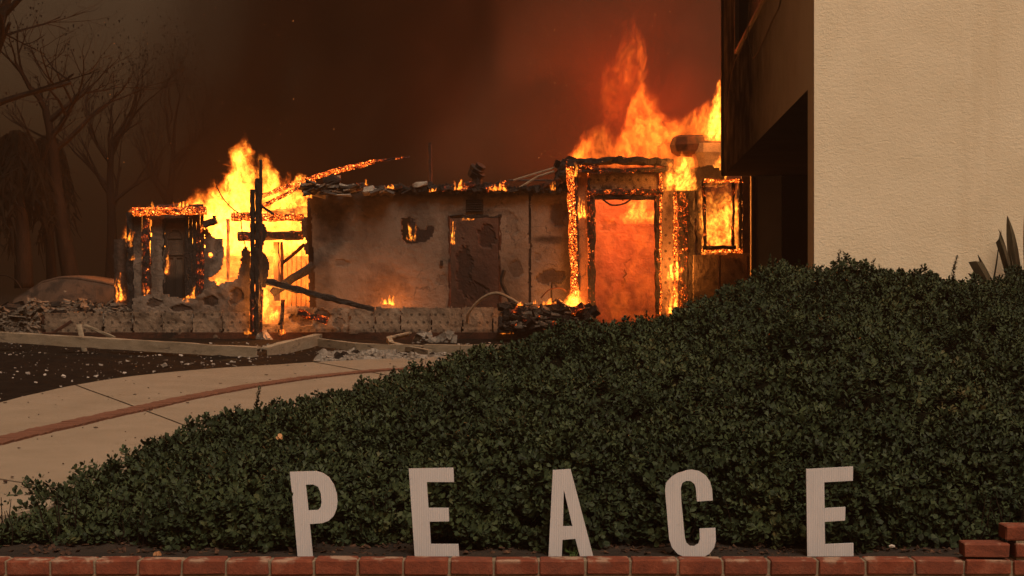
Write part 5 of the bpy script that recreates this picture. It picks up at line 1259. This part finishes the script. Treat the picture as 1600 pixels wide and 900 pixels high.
for i, (pts, base, lab) in enumerate((
    ([(404, 304), (420, 282), (440, 288), (462, 278), (478, 284)], 312, 'wide yellow flame where the rafter meets the left blaze'),
    ([(456, 280), (466, 272), (476, 270), (480, 282)], 290, 'pointed flame midway along the burning rafter'),
    ([(408, 326), (430, 312), (450, 300), (464, 300)], 330, 'flame under the lower end of the burning rafter'))):
    flame('flame', lab, 30.6, pts, base, .12, 8, ns=9, warp=.16, thr=.44, soft=.4, seed=60 + i, group=raf_g, step=.4)
for i, (pts, base, lab) in enumerate((
    ([(806, 470), (814, 464), (820, 470)], 478, 'red flame on the rubble beside the thick black pipe'),
    ([(856, 500), (864, 496), (870, 500)], 508, 'round yellow flame low on the rubble above the hedge'),
    ([(844, 466), (852, 460), (862, 464), (872, 470)], 478, 'orange flame on the rubble left of the jamb flames'),
    ([(832, 470), (837, 466), (842, 472)], 476, 'smallest flame on top of the rubble, below the plain wall seam'),
    ([(776, 514), (784, 504), (796, 510), (812, 514)], 524, 'red flames under the right end of the dotted low wall'))):
    flame('flame', lab, 28.1, pts, base, .1, 10, small=True, hole=1.6, ns=14, warp=.1, thr=.4, soft=.4, seed=70 + i, group='small flames on the rubble heap', red=.3, step=.4)

# sparks drifting in the smoke
random.seed(77); sk = Sh('spark'); e = sk.new('ShaderNodeEmission'); e.inputs[0].default_value = (1, .28, .06, 1); e.inputs[1].default_value = .9; sk.link(e.outputs[0], sk.out.inputs[0]); sk.m.cycles.emission_sampling = 'NONE'
mb = MB()
for k in range(150):
    px = random.choice((random.uniform(780, 1110), random.uniform(820, 1000), random.uniform(150, 700))); py = random.uniform(10, 260); D_ = random.uniform(28, 38)
    s_ = random.uniform(.003, .008); mb.box(W(px, py, D_), (s_, s_, s_ * random.uniform(1, 2.5)), rot=Matrix.Rotation(random.random(), 3, 'Y'))
tag(mb.build('sparks', sk.m, kind='stuff'), 'scattered glowing sparks drifting in the dark smoke', 'sparks')

# ------------------------------------------------------------------ smoke rolling off the fires
def plume(label_, secs, density, col_, seed):
    """column of smoke through (px, py, D, half width, half depth) sections"""
    mb = MB(); n = 14; vs = []; random.seed(seed)
    for (px, py, D_, rx, ry) in secs:
        c = W(px, py, D_)
        for k in range(n):
            a = 2 * math.pi * k / n; q = 1 + .16 * fbm(math.cos(a) * 1.3, math.sin(a) * 1.3, c.z * .4 + seed)
            vs.append((c.x + rx * q * math.cos(a), c.y + ry * q * math.sin(a), c.z))
    m_ = len(secs); fs = [(i * n + k, i * n + (k + 1) % n, (i + 1) * n + (k + 1) % n, (i + 1) * n + k) for i in range(m_ - 1) for k in range(n)]
    fs += [tuple(range(n)), tuple((m_ - 1) * n + k for k in range(n - 1, -1, -1))]
    mb.add(vs, fs)
    s = Sh('plume_smoke'); v = s.coord(); pv = s.new('ShaderNodeVolumePrincipled'); pv.inputs['Density Attribute'].default_value = ''; pv.inputs['Temperature Attribute'].default_value = ''
    pv.inputs['Color'].default_value = (*col_, 1)
    nz = s.noise(s.vmath('ADD', s.scaled(v, (1, 1, .7)), (seed, seed, 0)), .33, 3, .55, .6)
    sp = s.new('ShaderNodeSeparateXYZ'); s.link(v, sp.inputs[0])
    A, Bq = secs[0], secs[-1]; a0 = W(*A[:3]); b0 = W(*Bq[:3]); am = W(*secs[len(secs) // 2][:3])
    def along(p0, p1): return s.maprange(sp.outputs[2], a0.z, b0.z, p0, p1, smooth=False)
    ux = s.math('DIVIDE', s.math('SUBTRACT', sp.outputs[0], along(a0.x, b0.x)), along(A[3], Bq[3]))
    uy = s.math('DIVIDE', s.math('SUBTRACT', sp.outputs[1], along(a0.y, b0.y)), along(A[4], Bq[4]))
    rr = s.math('ADD', s.math('MULTIPLY', ux, ux), s.math('MULTIPLY', uy, uy))
    fall = s.math('MULTIPLY', s.maprange(rr, .95, .15, 0, 1), s.maprange(sp.outputs[2], a0.z, a0.z + 1.2, 0, 1))
    s.link(s.math('MULTIPLY', s.math('MULTIPLY', s.maprange(nz, .36, .62, .25, 1.15), fall), density), pv.inputs['Density'])
    s.link(pv.outputs[0], s.out.inputs['Volume']); s.m.cycles.volume_step_rate = .9
    o = mb.build('smoke_plume', s.m, smooth=True, kind='stuff'); return tag(o, label_, 'smoke')
plume('dark smoke rolling up and right from the left blaze', [(390, 350, 37, 4.3, 2.2), (450, 220, 37.8, 5.1, 2.9), (515, 90, 38.5, 5.9, 3.6), (580, -40, 39.2, 6.7, 4.2), (645, -170, 40, 7.5, 5)], 1.1, (.04, .024, .015), 3)
plume('red lit smoke rolling up from the doorway blaze', [(950, 320, 37.4, 6.0, 2.6), (920, 190, 38.2, 7.0, 3.3), (890, 70, 39, 8.0, 4), (860, -50, 39.8, 9.0, 4.6), (830, -170, 40.5, 10, 5.2)], .40, (.22, .125, .075), 8)

# ------------------------------------------------------------------ labels of the setting and loose stuff
for o in bpy.data.objects:
    if o.parent or o.get('label') or o.type not in ('MESH', 'EMPTY'): continue
    b = o.name.split('.')[0]
    L = {'pavement': ('pale pavement in front of the brick edging', 'pavement'), 'ground': ('dark bare ground around the house', 'ground'), 'burnt_lawn': ('blackened burnt lawn between the driveway and the house', 'lawn'),
         'driveway': ('pale curved concrete driveway with a band of red pavers', 'driveway'), 'ash_debris': ('grey ash and plaster bits lying before the fallen gutters', 'debris'),
         'ash_chips': ('white ash chips scattered on the burnt lawn', 'ash'), 'ash_flecks': ('dark flecks blown over the driveway', 'ash'), 'rubble': ('charred rubble heaped against the low walls', 'rubble')}.get(b)
    if L: tag(o, *L)

# ------------------------------------------------------------------ smoke-filled air
hz = MB(); hz.box((0, 140, 6.0), (420, 320, 15.0))
s = Sh('haze'); pv_ = s.new('ShaderNodeVolumePrincipled'); pv_.inputs['Density Attribute'].default_value = ''; pv_.inputs['Temperature Attribute'].default_value = ''
pv_.inputs['Color'].default_value = (.055, .034, .020, 1); pv_.inputs['Density'].default_value = 0.0145
s.link(pv_.outputs[0], s.out.inputs['Volume'])
tag(hz.build('haze', s.m, kind='stuff'), 'brown smoke haze filling the air over the whole scene', 'smoke haze')
